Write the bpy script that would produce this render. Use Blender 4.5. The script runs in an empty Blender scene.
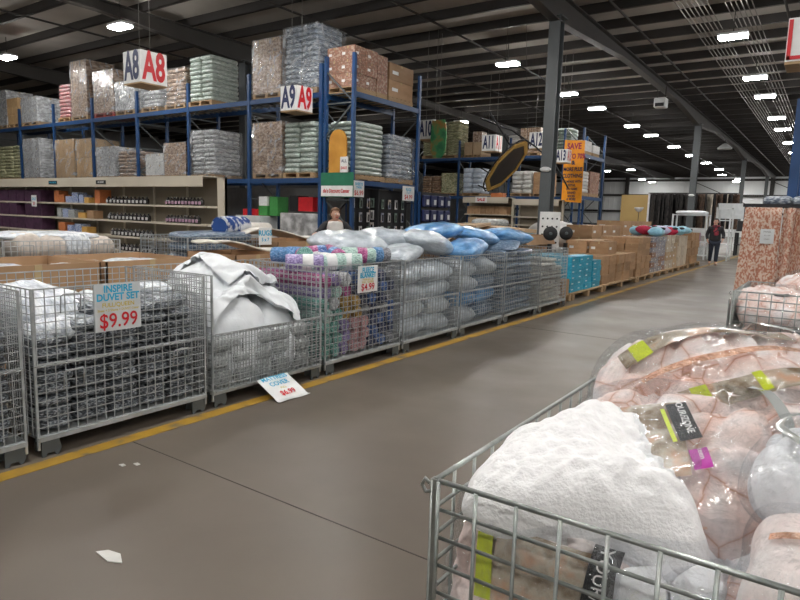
import bpy, bmesh, math, random
from mathutils import Vector, Matrix, noise
C = bpy.context.scene.collection
PI = math.pi
rnd = random.Random(7)

# ------------------------------------------------------------------ camera, world, exposure
cam = bpy.data.objects.new('camera', bpy.data.cameras.new('camera'))
C.objects.link(cam)
cam.data.sensor_width = 36.0
cam.data.lens = 27.9
cam.data.clip_start = 0.05
cam.data.clip_end = 300
_r = Vector((.8199464, .5716991, .0291212))
_d = Vector((.1020547, -.0959337, -.9901422))
_f = Vector((-.5632697, .8148355, -.1370051))
cam.matrix_world = Matrix(((_r.x, -_d.x, -_f.x, 0), (_r.y, -_d.y, -_f.y, 0), (_r.z, -_d.z, -_f.z, 1.5), (0, 0, 0, 1)))
bpy.context.scene.camera = cam

W = bpy.data.worlds.new('world')
bpy.context.scene.world = W
W.use_nodes = True
W.node_tree.nodes['Background'].inputs[0].default_value = (.8, .9, 1, 1)
W.node_tree.nodes['Background'].inputs[1].default_value = 0.02
V = bpy.context.scene.view_settings
V.view_transform = 'Standard'
V.look = 'None'
V.gamma = 1
V.use_curve_mapping = False
V.exposure = 0.70
LAMP_STRENGTH = 98.0

# ------------------------------------------------------------------ materials
M = {}
def mat(name, cols, scale=6, rough=.6, bump=0, bscale=30, metal=0, coat=0, crough=.15, rndm=0, detail=3, stretch=(1, 1, 1), coords='Object', spec=.5, emit=0, tex='noise', sheen=0):
    """procedural material: cols = one colour or a list of (position, colour)"""
    m = bpy.data.materials.new(name)
    m.use_nodes = True
    nt = m.node_tree
    n, l = nt.nodes, nt.links
    b = n['Principled BSDF']
    b.inputs['Roughness'].default_value = rough
    b.inputs['Metallic'].default_value = metal
    b.inputs['Specular IOR Level'].default_value = spec
    b.inputs['Coat Weight'].default_value = coat
    b.inputs['Coat Roughness'].default_value = crough
    if sheen:
        b.inputs['Sheen Weight'].default_value = sheen
    if not isinstance(cols, list):
        k = .88
        cols = [(.3, tuple(c * k for c in cols)), (.7, tuple(min(1, c * 1.06) for c in cols))]
    tc = n.new('ShaderNodeTexCoord')
    mp = n.new('ShaderNodeMapping')
    mp.inputs['Scale'].default_value = stretch
    oi = n.new('ShaderNodeObjectInfo')
    mul = n.new('ShaderNodeMath'); mul.operation = 'MULTIPLY'; mul.inputs[1].default_value = 60
    l.new(oi.outputs['Random'], mul.inputs[0])
    l.new(tc.outputs[coords], mp.inputs['Vector'])
    l.new(mul.outputs[0], mp.inputs['Location'])
    if tex == 'noise':
        t = n.new('ShaderNodeTexNoise'); t.inputs['Detail'].default_value = detail
        fac = t.outputs['Fac']
    elif tex == 'voronoi':
        t = n.new('ShaderNodeTexVoronoi'); t.feature = 'F1'
        fac = t.outputs['Distance']
    elif tex == 'edge':
        t = n.new('ShaderNodeTexVoronoi'); t.feature = 'DISTANCE_TO_EDGE'
        fac = t.outputs['Distance']
    elif tex == 'wave':
        t = n.new('ShaderNodeTexWave'); t.inputs['Distortion'].default_value = 1.5
        t.bands_direction = 'Z'
        fac = t.outputs['Fac']
    t.inputs['Scale'].default_value = scale
    l.new(mp.outputs[0], t.inputs['Vector'])
    r = n.new('ShaderNodeValToRGB')
    el = r.color_ramp.elements
    el[0].position, el[0].color = cols[0][0], (*cols[0][1], 1)
    el[1].position, el[1].color = cols[-1][0], (*cols[-1][1], 1)
    for p, c in cols[1:-1]:
        e = el.new(p); e.color = (*c, 1)
    l.new(fac, r.inputs[0])
    col = r.outputs[0]
    if rndm:
        hs = n.new('ShaderNodeHueSaturation')
        mr = n.new('ShaderNodeMapRange')
        mr.inputs['To Min'].default_value = 1 - rndm; mr.inputs['To Max'].default_value = 1 + rndm
        l.new(oi.outputs['Random'], mr.inputs[0]); l.new(mr.outputs[0], hs.inputs['Value'])
        l.new(col, hs.inputs['Color']); col = hs.outputs[0]
    l.new(col, b.inputs['Base Color'])
    if bump:
        bt = n.new('ShaderNodeTexNoise'); bt.inputs['Scale'].default_value = bscale; bt.inputs['Detail'].default_value = 3
        l.new(mp.outputs[0], bt.inputs['Vector'])
        bp = n.new('ShaderNodeBump'); bp.inputs['Strength'].default_value = bump; bp.inputs['Distance'].default_value = .02
        l.new(bt.outputs['Fac'], bp.inputs['Height']); l.new(bp.outputs[0], b.inputs['Normal'])
        if coat: l.new(bp.outputs[0], b.inputs['Coat Normal'])
    if emit:
        b.inputs['Emission Color'].default_value = (1, .985, .955, 1)
        b.inputs['Emission Strength'].default_value = emit
    M[name] = m
    return m

def film(name, haze=.06, scale=9, bump=.6, tint=(.96, .97, .98), gloss=.35, cap=.3, glare_streak=.2, rough=.07, bdist=.05):
    """clear crinkled plastic: mostly see-through with sharp glints"""
    m = bpy.data.materials.new(name); m.use_nodes = True
    nt = m.node_tree; n, l = nt.nodes, nt.links
    n.remove(n['Principled BSDF'])
    out = n['Material Output']
    tr = n.new('ShaderNodeBsdfTransparent'); tr.inputs[0].default_value = (*tint, 1)
    gl = n.new('ShaderNodeBsdfGlossy'); gl.inputs['Roughness'].default_value = rough
    df = n.new('ShaderNodeBsdfDiffuse'); df.inputs[0].default_value = (.8, .82, .85, 1)
    lw = n.new('ShaderNodeLayerWeight'); lw.inputs['Blend'].default_value = gloss
    tc = n.new('ShaderNodeTexCoord'); nz = n.new('ShaderNodeTexNoise'); nz.inputs['Scale'].default_value = scale; nz.inputs['Detail'].default_value = 4
    nz.inputs['Distortion'].default_value = 1.2
    bp = n.new('ShaderNodeBump'); bp.inputs['Strength'].default_value = bump; bp.inputs['Distance'].default_value = bdist
    l.new(tc.outputs['Object'], nz.inputs['Vector']); l.new(nz.outputs['Fac'], bp.inputs['Height'])
    for s in (gl, lw, df): l.new(bp.outputs[0], s.inputs['Normal'])
    m1 = n.new('ShaderNodeMixShader'); m1.inputs[0].default_value = haze
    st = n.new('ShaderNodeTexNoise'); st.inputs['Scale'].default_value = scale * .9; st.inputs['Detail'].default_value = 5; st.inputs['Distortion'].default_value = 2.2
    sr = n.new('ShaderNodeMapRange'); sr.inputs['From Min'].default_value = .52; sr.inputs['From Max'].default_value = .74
    sr.inputs['To Min'].default_value = haze; sr.inputs['To Max'].default_value = glare_streak  # whitish noise streaks: film haze plus painted glare
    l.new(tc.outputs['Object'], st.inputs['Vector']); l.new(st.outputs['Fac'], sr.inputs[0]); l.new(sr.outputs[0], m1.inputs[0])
    mn = n.new('ShaderNodeMath'); mn.operation = 'MINIMUM'; mn.inputs[1].default_value = cap
    l.new(tr.outputs[0], m1.inputs[1]); l.new(df.outputs[0], m1.inputs[2])
    m2 = n.new('ShaderNodeMixShader')
    l.new(lw.outputs['Fresnel'], mn.inputs[0]); l.new(mn.outputs[0], m2.inputs[0]); l.new(m1.outputs[0], m2.inputs[1]); l.new(gl.outputs[0], m2.inputs[2])
    l.new(m2.outputs[0], out.inputs[0])
    M[name] = m
    return m

mat('wire', [(.3, (.36, .38, .385)), (.7, (.52, .54, .545))], scale=14, rough=.36, metal=.5)
mat('wire_near', [(.3, (.24, .26, .25)), (.7, (.40, .42, .40))], scale=20, rough=.3, metal=.8)
mat('blue_steel', (.011, .055, .165), rough=.42, scale=3)
mat('grey_steel', (.10, .115, .12), rough=.45, scale=3, metal=.2)
mat('column_grey', (.095, .105, .11), rough=.4, scale=1.5)
mat('dark_steel', (.030, .026, .024), rough=.6, scale=2)
mat('rafter_steel', (.042, .037, .033), rough=.5, scale=2)
mat('conduit', (.30, .29, .27), rough=.45, metal=.5, scale=4)
mat('deck', [(.3, (.36, .335, .305)), (.7, (.46, .43, .39))], scale=.8, rough=.8)
mat('wall_panel', [(.3, (.78, .80, .80)), (.7, (.86, .87, .87))], scale=.4, rough=.7)
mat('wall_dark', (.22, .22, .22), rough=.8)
mat('white_housing', (.75, .76, .77), rough=.4)
mat('lamp', (.9, .95, 1), emit=LAMP_STRENGTH)
mat('white_card', (.80, .80, .79), rough=.45)
mat('grey_card', (.62, .64, .65), rough=.45)
mat('white_plastic', (.78, .79, .79), rough=.35)
mat('black', (.012, .012, .014), rough=.5)
mat('black_gloss', (.015, .014, .016), rough=.2, coat=.4)
mat('navy', (.012, .02, .09), rough=.5)
mat('red', (.62, .012, .02), rough=.45)
mat('cyan', (.03, .42, .66), rough=.5)
mat('gold_ink', (.62, .47, .05), rough=.5)
mat('orange', (.95, .36, .012), rough=.55)
mat('maroon_ink', (.40, .015, .07), rough=.5)
mat('ochre', [(.35, (.50, .22, .02)), (.65, (.62, .30, .04))], rough=.5, scale=3)
mat('green_sign', (.015, .17, .09), rough=.5)
mat('green_leaf', (.06, .30, .07), rough=.5)
mat('green_board', [(.35, (.02, .16, .06)), (.5, (.05, .30, .10)), (.68, (.40, .16, .03))], rough=.5, scale=4)
mat('yellow_rim', (.50, .30, .06), rough=.5)
mat('wood', [(.3, (.30, .19, .10)), (.7, (.46, .31, .17))], scale=5, rough=.75, stretch=(1, 8, 8))
mat('wood_red', (.30, .04, .03), rough=.7)
mat('cardboard', [(.3, (.335, .195, .100)), (.7, (.42, .26, .145))], scale=2.5, rough=.75, rndm=.16)
mat('cardboard_light', [(.3, (.43, .30, .18)), (.7, (.53, .38, .24))], scale=2.5, rough=.75, rndm=.14)
mat('cardboard_red', [(.38, (.22, .14, .10)), (.5, (.30, .13, .085)), (.62, (.40, .30, .23))], scale=7, rough=.6, rndm=.12)
mat('kraft', [(.3, (.46, .29, .14)), (.7, (.55, .36, .18))], scale=2.5, rough=.7, rndm=.1)
mat('tape', (.50, .37, .20), rough=.25)
mat('silver_load', [(.36, (.26, .26, .26)), (.5, (.45, .45, .455)), (.64, (.72, .72, .73))], scale=6, rough=.35, bump=.4, bscale=14, coat=.6, rndm=.12)
mat('brown_wrapped', [(.36, (.17, .095, .055)), (.5, (.33, .21, .13)), (.64, (.52, .40, .31))], scale=6, rough=.35, bump=.4, bscale=16, coat=.6, rndm=.15)
mat('green_white', [(.36, (.20, .27, .23)), (.5, (.40, .46, .42)), (.64, (.64, .68, .65))], scale=9, rough=.35, coat=.5, bump=.3, stretch=(1, 1, 2), rndm=.1)
mat('dark_green_wrapped', [(.3, (.10, .15, .12)), (.7, (.26, .33, .29))], scale=8, rough=.35, coat=.5, bump=.3, rndm=.1)
mat('olive_box', [(.40, (.20, .22, .11)), (.5, (.40, .38, .24)), (.6, (.52, .52, .34))], scale=5, rough=.5, rndm=.15)
mat('blue_grey_load', [(.36, (.07, .09, .14)), (.5, (.23, .27, .32)), (.64, (.55, .59, .63))], scale=7, rough=.35, coat=.5, bump=.3, rndm=.12)
mat('white_sack', [(.3, (.52, .51, .49)), (.7, (.68, .67, .65))], scale=6, rough=.5, coat=.3, bump=.3, rndm=.08)
mat('white_blue', [(.42, (.66, .70, .76)), (.55, (.40, .50, .68)), (.62, (.70, .74, .78))], scale=6, rough=.4, coat=.4, stretch=(1, 1, 4))
mat('red_foil', [(.4, (.45, .40, .40)), (.52, (.45, .04, .05)), (.62, (.5, .45, .45))], scale=7, rough=.3, coat=.6, bump=.4)
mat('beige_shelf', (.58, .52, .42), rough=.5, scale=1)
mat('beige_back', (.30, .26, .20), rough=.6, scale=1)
mat('plum_box', [(.4, (.055, .022, .05)), (.6, (.085, .035, .075))], scale=3, rough=.4, rndm=.15)
mat('dark_bottle', (.018, .014, .016), rough=.25, coat=.4)
mat('bottle_label', (.62, .60, .60), rough=.5)
mat('pink_label', (.50, .30, .42), rough=.5)
mat('orange_box', (.52, .17, .06), rough=.5)
mat('blue_white_pack', [(.42, (.60, .64, .70)), (.58, (.06, .13, .40))], scale=14, rough=.4)
mat('amber_pack', (.62, .36, .10), rough=.4)
mat('duvet_grey', [(.34, (.025, .03, .036)), (.45, (.10, .115, .135)), (.55, (.24, .265, .295)), (.66, (.58, .62, .66))], scale=11, rough=.35, coat=.7, crough=.12, bump=.6, bscale=24, rndm=.2, detail=4)  # mottled grey print, its palest patches also painting glare on the plastic
mat('duvet_white', [(.3, (.34, .37, .42)), (.46, (.56, .60, .66)), (.6, (.80, .82, .84))], scale=5, rough=.4, coat=.5, bump=.4, bscale=12, detail=3, stretch=(1, 2, 1))
mat('white_cover', [(.3, (.70, .73, .76)), (.7, (.80, .82, .84))], scale=4, rough=.75, bump=.25, bscale=16, sheen=.1)
mat('white_bundle', [(.3, (.20, .22, .22)), (.5, (.40, .42, .42)), (.72, (.66, .68, .68))], scale=9, rough=.4, coat=.5, bump=.5, bscale=20, rndm=.15)
for _n, _c in (('fleece_teal', (.16, .42, .36)), ('fleece_purple', (.30, .22, .48)), ('fleece_pink', (.62, .34, .36)), ('fleece_magenta', (.50, .08, .28)), ('fleece_blue', (.05, .14, .42)), ('fleece_sky', (.10, .30, .62)), ('fleece_mustard', (.55, .33, .07)), ('fleece_mint', (.42, .62, .56)), ('fleece_grey', (.24, .25, .28)), ('fleece_navy', (.03, .05, .14)), ('fleece_white', (.66, .66, .68))):
    mat(_n, [(.36, tuple(.5 * c for c in _c)), (.52, _c), (.70, tuple(.35 + .6 * c for c in _c))], scale=16, rough=.5, coat=.5, bump=.5, bscale=40, rndm=.12)
mat('pillow_bag_white', [(.3, (.36, .41, .46)), (.5, (.50, .55, .60)), (.72, (.66, .70, .74))], scale=5, rough=.3, coat=.8, crough=.1, bump=.5, bscale=13, rndm=.08)
mat('pillow_bag_blue', [(.3, (.05, .16, .34)), (.55, (.12, .32, .60)), (.78, (.38, .58, .78))], scale=4, rough=.3, coat=.8, crough=.1, bump=.5, bscale=13, rndm=.1)
mat('denim_pack', [(.3, (.035, .07, .12)), (.5, (.12, .18, .27)), (.72, (.36, .43, .50))], scale=14, rough=.35, coat=.7, bump=.5, bscale=22, rndm=.15)
mat('cream_towel', [(.3, (.30, .29, .25)), (.5, (.50, .48, .43)), (.72, (.68, .66, .61))], scale=12, rough=.7, bump=.4, bscale=40, rndm=.15)
mat('sherpa', [(.3, (.86, .85, .85)), (.7, (.93, .92, .92))], scale=30, rough=.95, bump=.28, bscale=120, sheen=.3)
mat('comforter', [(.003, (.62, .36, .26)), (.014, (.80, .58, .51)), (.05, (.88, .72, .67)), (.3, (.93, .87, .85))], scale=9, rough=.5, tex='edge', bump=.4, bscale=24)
def blush(name, scale, c):
    nt = M[name].node_tree; n, l = nt.nodes, nt.links; b = n['Principled BSDF']
    src = b.inputs['Base Color'].links[0].from_socket
    nz = n.new('ShaderNodeTexNoise'); nz.inputs['Scale'].default_value = scale; nz.inputs['Detail'].default_value = 2
    tc = n.new('ShaderNodeTexCoord'); l.new(tc.outputs['Object'], nz.inputs['Vector'])
    mr = n.new('ShaderNodeMapRange'); mr.inputs['From Min'].default_value = .42; mr.inputs['From Max'].default_value = .62; l.new(nz.outputs['Fac'], mr.inputs[0])
    mx = n.new('ShaderNodeMixRGB'); mx.blend_type = 'MULTIPLY'; mx.inputs[2].default_value = (*c, 1)
    l.new(mr.outputs[0], mx.inputs[0]); l.new(src, mx.inputs[1]); l.new(mx.outputs[0], b.inputs['Base Color'])
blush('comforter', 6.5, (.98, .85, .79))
mat('comforter_pink', [(.3, (.86, .64, .57)), (.5, (.88, .72, .67)), (.7, (.90, .82, .79))], scale=5, rough=.55, bump=.4, bscale=22)
mat('quilt_white', [(.3, (.82, .82, .84)), (.7, (.92, .91, .92))], scale=6, rough=.55, bump=.3, bscale=18)
mat('rose_gold', [(.4, (.62, .30, .18)), (.6, (.85, .52, .36))], scale=60, rough=.3, metal=.6, bump=.6, bscale=120)
mat('photo_card', [(.36, (.22, .15, .09)), (.5, (.52, .45, .36)), (.64, (.60, .36, .24))], scale=16, rough=.25, coat=.5)
mat('lime', (.62, .70, .03), rough=.3)
mat('magenta', (.48, .05, .36), rough=.3)
mat('bag_seam', (.34, .35, .34), rough=.22, coat=.6, spec=.6)
film('clear_bag', haze=.03, scale=24, bump=1.0, gloss=.2, cap=.2, glare_streak=.12, rough=.05, bdist=.14)
film('stretch_wrap', haze=.06, scale=3.2, bump=1.0, gloss=.3, cap=.3, glare_streak=.60, rough=.15)
mat('damask', [(.42, (.42, .17, .11)), (.49, (.56, .33, .24)), (.58, (.64, .50, .41))], scale=44, rough=.8, detail=1, stretch=(1, 1, .7), sheen=.1)
mat('rug_blue', [(.45, (.02, .06, .24)), (.55, (.58, .60, .64))], scale=9, rough=.9)
mat('rug_blue_solid', (.02, .07, .26), rough=.9)
mat('rug_cream', [(.3, (.58, .54, .48)), (.7, (.70, .67, .61))], scale=10, rough=.9)
mat('rug_dark', [(.35, (.012, .011, .011)), (.6, (.04, .036, .034))], scale=6, rough=.9, rndm=.5)
mat('rug_brown', [(.35, (.05, .03, .02)), (.6, (.13, .08, .055))], scale=6, rough=.9, rndm=.3)
mat('rug_beige', [(.35, (.34, .29, .23)), (.6, (.50, .45, .38))], scale=6, rough=.9, rndm=.2)
mat('cream_cloth', [(.3, (.54, .47, .41)), (.7, (.68, .61, .55))], scale=7, rough=.7, rndm=.1, coat=.2)
mat('teal_box', [(.4, (.012, .27, .42)), (.6, (.03, .36, .52))], scale=4, rough=.4, rndm=.12)
mat('teal_lid', (.015, .22, .34), rough=.4, rndm=.1)
mat('shoe_box', [(.42, (.16, .18, .26)), (.5, (.38, .40, .46)), (.6, (.50, .40, .32))], scale=6, rough=.5, rndm=.2)
mat('cream_carton', [(.3, (.48, .40, .31)), (.7, (.58, .50, .40))], scale=3, rough=.7, rndm=.1)
mat('plush_sky', (.26, .52, .66), rough=.9, sheen=.3)
mat('plush_lilac', (.50, .47, .66), rough=.9, sheen=.3)
mat('plush_red', (.45, .02, .06), rough=.9)
mat('tan_panel', [(.3, (.42, .28, .10)), (.7, (.50, .34, .13))], scale=.8, rough=.6)
mat('skin', (.58, .34, .25), rough=.5)
mat('hair_dark', (.025, .016, .012), rough=.5)
mat('hair_brown', (.16, .085, .045), rough=.5)
mat('jacket_black', (.018, .018, .022), rough=.7)
mat('jeans', (.018, .024, .042), rough=.8)
mat('plaid', [(.42, (.03, .015, .02)), (.52, (.36, .03, .05)), (.64, (.12, .03, .05))], scale=11, rough=.85)
mat('shirt_white', (.68, .66, .64), rough=.8)
mat('shoe_tan', (.34, .24, .18), rough=.6)
mat('sheet_grey', (.30, .32, .32), rough=.25, coat=.5)
mat('yellow_paint', [(.34, (.17, .13, .085)), (.44, (.36, .21, .03)), (.7, (.47, .275, .03))], scale=5, rough=.45, detail=6)
mat('joint', (.055, .046, .038), rough=.8)
mat('litter', (.62, .61, .58), rough=.6)

# concrete floor: mottled, polished
m = mat('concrete', [(.30, (.112, .092, .074)), (.5, (.137, .113, .091)), (.72, (.162, .135, .109))], scale=.7, rough=.3, detail=8, spec=.28)
nt = m.node_tree
b = nt.nodes['Principled BSDF']
nz = nt.nodes.new('ShaderNodeTexNoise'); nz.inputs['Scale'].default_value = 1.3; nz.inputs['Detail'].default_value = 7
mr = nt.nodes.new('ShaderNodeMapRange'); mr.inputs['From Min'].default_value = .3; mr.inputs['From Max'].default_value = .7
mr.inputs['To Min'].default_value = .30; mr.inputs['To Max'].default_value = .44
tc = nt.nodes.new('ShaderNodeTexCoord')
nt.links.new(tc.outputs['Object'], nz.inputs['Vector']); nt.links.new(nz.outputs['Fac'], mr.inputs[0]); nt.links.new(mr.outputs[0], b.inputs['Roughness'])

# ------------------------------------------------------------------ mesh helpers
class MB:
    def __init__(s): s.v, s.f, s.m, s.sm = [], [], [], []
    def face(s, idx, mi=0, smooth=False): s.f.append(tuple(idx)); s.m.append(mi); s.sm.append(smooth)
    def box(s, x0, x1, y0, y1, z0, z1, mi=0):
        b = len(s.v)
        s.v += [(x, y, z) for z in (z0, z1) for y in (y0, y1) for x in (x0, x1)]
        for q in ((0, 2, 3, 1), (4, 5, 7, 6), (0, 1, 5, 4), (2, 6, 7, 3), (0, 4, 6, 2), (1, 3, 7, 5)): s.face([b + i for i in q], mi)
        return s
    def bar(s, p, q, w, h, mi=0, up=(0, 0, 1)):
        p, q = Vector(p), Vector(q); d = (q - p).normalized(); u = Vector(up)
        a = d.cross(u)
        if a.length < 1e-4: a = d.cross(Vector((1, 0, 0)))
        a.normalize(); c = a.cross(d); b = len(s.v)
        for e in (p, q):
            for i, j in ((-1, -1), (1, -1), (1, 1), (-1, 1)): s.v.append(tuple(e + a * (i * w / 2) + c * (j * h / 2)))
        for k in range(4): s.face([b + k, b + (k + 1) % 4, b + 4 + (k + 1) % 4, b + 4 + k], mi)
        s.face([b + 3, b + 2, b + 1, b], mi); s.face([b + 4, b + 5, b + 6, b + 7], mi)
        return s
    def tube(s, pts, r, n=8, mi=0, closed=False):
        pts = [Vector(p) for p in pts]; rs = r if isinstance(r, (list, tuple)) else [r] * len(pts); rings = []; prev = None
        N = len(pts)
        for i, p in enumerate(pts):
            a = pts[(i - 1) % N] if closed else pts[max(i - 1, 0)]
            c = pts[(i + 1) % N] if closed else pts[min(i + 1, N - 1)]
            t = (c - a).normalized()
            if prev is None:
                u = t.cross(Vector((0, 0, 1)))
                if u.length < 1e-3: u = t.cross(Vector((1, 0, 0)))
            else: u = prev - t * prev.dot(t)
            u.normalize(); w = t.cross(u); prev = u; b = len(s.v)
            for k in range(n):
                an = 2 * PI * k / n; s.v.append(tuple(p + (u * math.cos(an) + w * math.sin(an)) * rs[i]))
            rings.append(b)
        for i in range(N if closed else N - 1):
            a, c = rings[i], rings[(i + 1) % N]
            for k in range(n): s.face([a + k, a + (k + 1) % n, c + (k + 1) % n, c + k], mi, True)
        if not closed:
            s.face([rings[0] + k for k in reversed(range(n))], mi); s.face([rings[-1] + k for k in range(n)], mi)
        return s
    def lathe(s, prof, n=20, mi=0, axis='z', c=(0, 0, 0), smooth=True):
        b = len(s.v)
        for r, z in prof:
            for k in range(n):
                a = 2 * PI * k / n; x, y = r * math.cos(a), r * math.sin(a)
                q = (x, y, z) if axis == 'z' else ((z, x, y) if axis == 'x' else (y, z, x))
                s.v.append((q[0] + c[0], q[1] + c[1], q[2] + c[2]))
        for i in range(len(prof) - 1):
            for k in range(n): s.face([b + i * n + k, b + i * n + (k + 1) % n, b + (i + 1) * n + (k + 1) % n, b + (i + 1) * n + k], mi, smooth)
        s.face([b + k for k in reversed(range(n))], mi); e = b + (len(prof) - 1) * n; s.face([e + k for k in range(n)], mi)
        return s
    def prism(s, poly, z0, z1, mi=0, plane='xy', off=(0, 0, 0)):
        b = len(s.v); n = len(poly)
        for z in (z0, z1):
            for x, y in poly:
                q = (x, y, z) if plane == 'xy' else ((x, z, y) if plane == 'xz' else (z, x, y))
                s.v.append((q[0] + off[0], q[1] + off[1], q[2] + off[2]))
        for k in range(n): s.face([b + k, b + (k + 1) % n, b + n + (k + 1) % n, b + n + k], mi)
        s.face([b + k for k in reversed(range(n))], mi); s.face([b + n + k for k in range(n)], mi)
        return s
    def mesh(s, name, mats, bevel=0):
        me = bpy.data.meshes.new(name)
        me.from_pydata(s.v, [], s.f)
        for mm in (mats if isinstance(mats, (list, tuple)) else [mats]): me.materials.append(M[mm] if isinstance(mm, str) else mm)
        me.polygons.foreach_set('material_index', s.m); me.polygons.foreach_set('use_smooth', s.sm)
        bm = bmesh.new(); bm.from_mesh(me)
        bmesh.ops.recalc_face_normals(bm, faces=bm.faces)
        if bevel:
            bmesh.ops.bevel(bm, geom=[e for e in bm.edges], offset=bevel, segments=1, affect='EDGES')
        bm.to_mesh(me); bm.free(); me.update()
        return me

CACHE = {}
def cached(key, fn):
    if key not in CACHE: CACHE[key] = fn()
    return CACHE[key]
def put(name, me, parent=None, loc=(0, 0, 0), rot=(0, 0, 0), scale=(1, 1, 1), label=None):
    o = bpy.data.objects.new(name, me); C.objects.link(o)
    o.location = loc; o.rotation_euler = rot; o.scale = scale
    if parent is not None: o.parent = parent
    if label: o['label'] = label
    return o
def tag(o, label, cat, group=None, kind=None):
    o['label'] = label; o['category'] = cat
    if group: o['group'] = group
    if kind: o['kind'] = kind
    return o
def thing(name, label, cat, loc=(0, 0, 0), rot=0, group=None):
    o = put(name, None, None, loc, rot if isinstance(rot, tuple) else (0, 0, rot))
    return tag(o, label, cat, group)
def struct(name, me, loc=(0, 0, 0), rot=(0, 0, 0), scale=(1, 1, 1), parent=None):
    o = put(name, me, parent, loc, rot, scale)
    if parent is None: o['kind'] = 'structure'
    return o
ORD = ['first', 'second', 'third', 'fourth', 'fifth', 'sixth', 'seventh', 'eighth', 'ninth', 'tenth', 'eleventh', 'twelfth', 'thirteenth', 'fourteenth', 'fifteenth', 'sixteenth', 'seventeenth', 'eighteenth', 'nineteenth', 'twentieth']

def cube(mats, bevel=0):
    return cached(('cube', mats, bevel), lambda: MB().box(-.5, .5, -.5, .5, 0, 1).mesh('block', mats, bevel))

# soft goods -------------------------------------------------------------------
class Soft:
    """a pillow-like lump: half sizes a, b, thickness h (full), puckers and folds"""
    def __init__(s, a, b, h, seed=0, p=3, q=.5, fold=.0, ffreq=4, fine=0, finef=20, quilt=0, qf=5, flat=.5, ridge=0, rf=3):
        s.__dict__.update(locals())
    def prof(s, u, v):
        t = max(0, (1 - abs(u) ** s.p) * (1 - abs(v) ** s.p))
        return t ** s.q
    def bump(s, x, y, sgn):
        P = Vector((x, y, s.seed * 7.3 + sgn * 3))
        k = 0
        if s.fold: k += s.fold * noise.noise(P * s.ffreq)
        if s.ridge:
            Wp = P + .25 / s.rf * 3 * Vector((noise.noise(P * s.rf * .8), noise.noise(P * s.rf * .8 + Vector((7, 3, 1))), 0))
            nn = noise.noise(Wp * s.rf + Vector((0, 0, 9))); k += s.ridge * (1 - 2.2 * math.sqrt(nn * nn + .006))
        if s.fine: k += s.fine * noise.noise(P * s.finef)
        if s.quilt:
            d = noise.voronoi(P * s.qf)[0]
            k -= s.quilt * max(0, 1 - (d[1] - d[0]) * 3.0)
        return k
    def top(s, x, y, sgn=1):
        u, v = max(-1, min(1, x / s.a)), max(-1, min(1, y / s.b))
        t = s.prof(u, v)
        if sgn > 0: return s.h * (1 - s.flat) * t + s.bump(x, y, 1) * min(1, t * 1.5)
        return -s.h * s.flat * t + s.bump(x, y, -1) * min(1, t * 1.5) * .5
    def card(s, x, y):
        u, v = max(-1, min(1, x / s.a)), max(-1, min(1, y / s.b)); t = s.prof(u, v)
        k = s.fold * noise.noise(Vector((x, y, s.seed * 7.3 + 3)) * s.ffreq) if s.fold else 0
        return s.h * (1 - s.flat) * t + k * min(1, t * 1.5)
    def mesh(s, name, mats, n=22, cull=None):
        vs, fs = [], []
        ax = [math.sin(PI / 2 * (2 * i / n - 1)) for i in range(n + 1)]
        for sgn in (1, -1):
            for j in range(n + 1):
                for i in range(n + 1):
                    x, y = ax[i] * s.a, ax[j] * s.b
                    # round the plan corners a little, and waver the outline
                    u, v = ax[i], ax[j]
                    k = 1 - .10 * (abs(u) ** 4) * (abs(v) ** 4)
                    w = 1 + (.06 * noise.noise(Vector((u * 1.7, v * 1.7, s.seed + 5)))) * (1 if s.fold else .3)
                    vs.append((x * k * w, y * k * w, s.top(x, y, sgn)))
        N = (n + 1) ** 2
        for o, fl in ((0, False), (N, True)):
            for j in range(n):
                for i in range(n):
                    q = [o + j * (n + 1) + i, o + j * (n + 1) + i + 1, o + (j + 1) * (n + 1) + i + 1, o + (j + 1) * (n + 1) + i]
                    fs.append(q[::-1] if fl else q)
        me = bpy.data.meshes.new(name)
        me.from_pydata(vs, [], fs)
        for mm in (mats if isinstance(mats, (list, tuple)) else [mats]): me.materials.append(M[mm])
        bm = bmesh.new(); bm.from_mesh(me); bmesh.ops.remove_doubles(bm, verts=bm.verts, dist=1e-4)
        for f in bm.faces: f.smooth = True
        bm.to_mesh(me); bm.free()
        return me
    def patch(s, name, mats, pts, eps=.006, nu=10, nv=6):
        """a strip of four corner points (x, y) lying on the top"""
        A, B, D, E_ = [Vector(p) for p in pts]
        vs, fs = [], []
        for j in range(nv + 1):
            for i in range(nu + 1):
                u, v = i / nu, j / nv
                p = A * (1 - u) * (1 - v) + B * u * (1 - v) + D * u * v + E_ * (1 - u) * v
                vs.append((p.x, p.y, s.card(p.x, p.y) + eps))
        for j in range(nv):
            for i in range(nu): fs.append([j * (nu + 1) + i, j * (nu + 1) + i + 1, (j + 1) * (nu + 1) + i + 1, (j + 1) * (nu + 1) + i])
        me = bpy.data.meshes.new(name); me.from_pydata(vs, [], fs); me.materials.append(M[mats])
        for f in me.polygons: f.use_smooth = True
        return me
    def wrap_text(s, txt, size, mats, pos, ang=0, eps=.008):
        me = text_mesh(txt, size, mats).copy()
        ca, sa = math.cos(ang), math.sin(ang)
        for v in me.vertices:
            x, y = v.co.x * ca - v.co.y * sa + pos[0], v.co.x * sa + v.co.y * ca + pos[1]
            v.co = (x, y, s.card(x, y) + eps)
        return me

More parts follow.
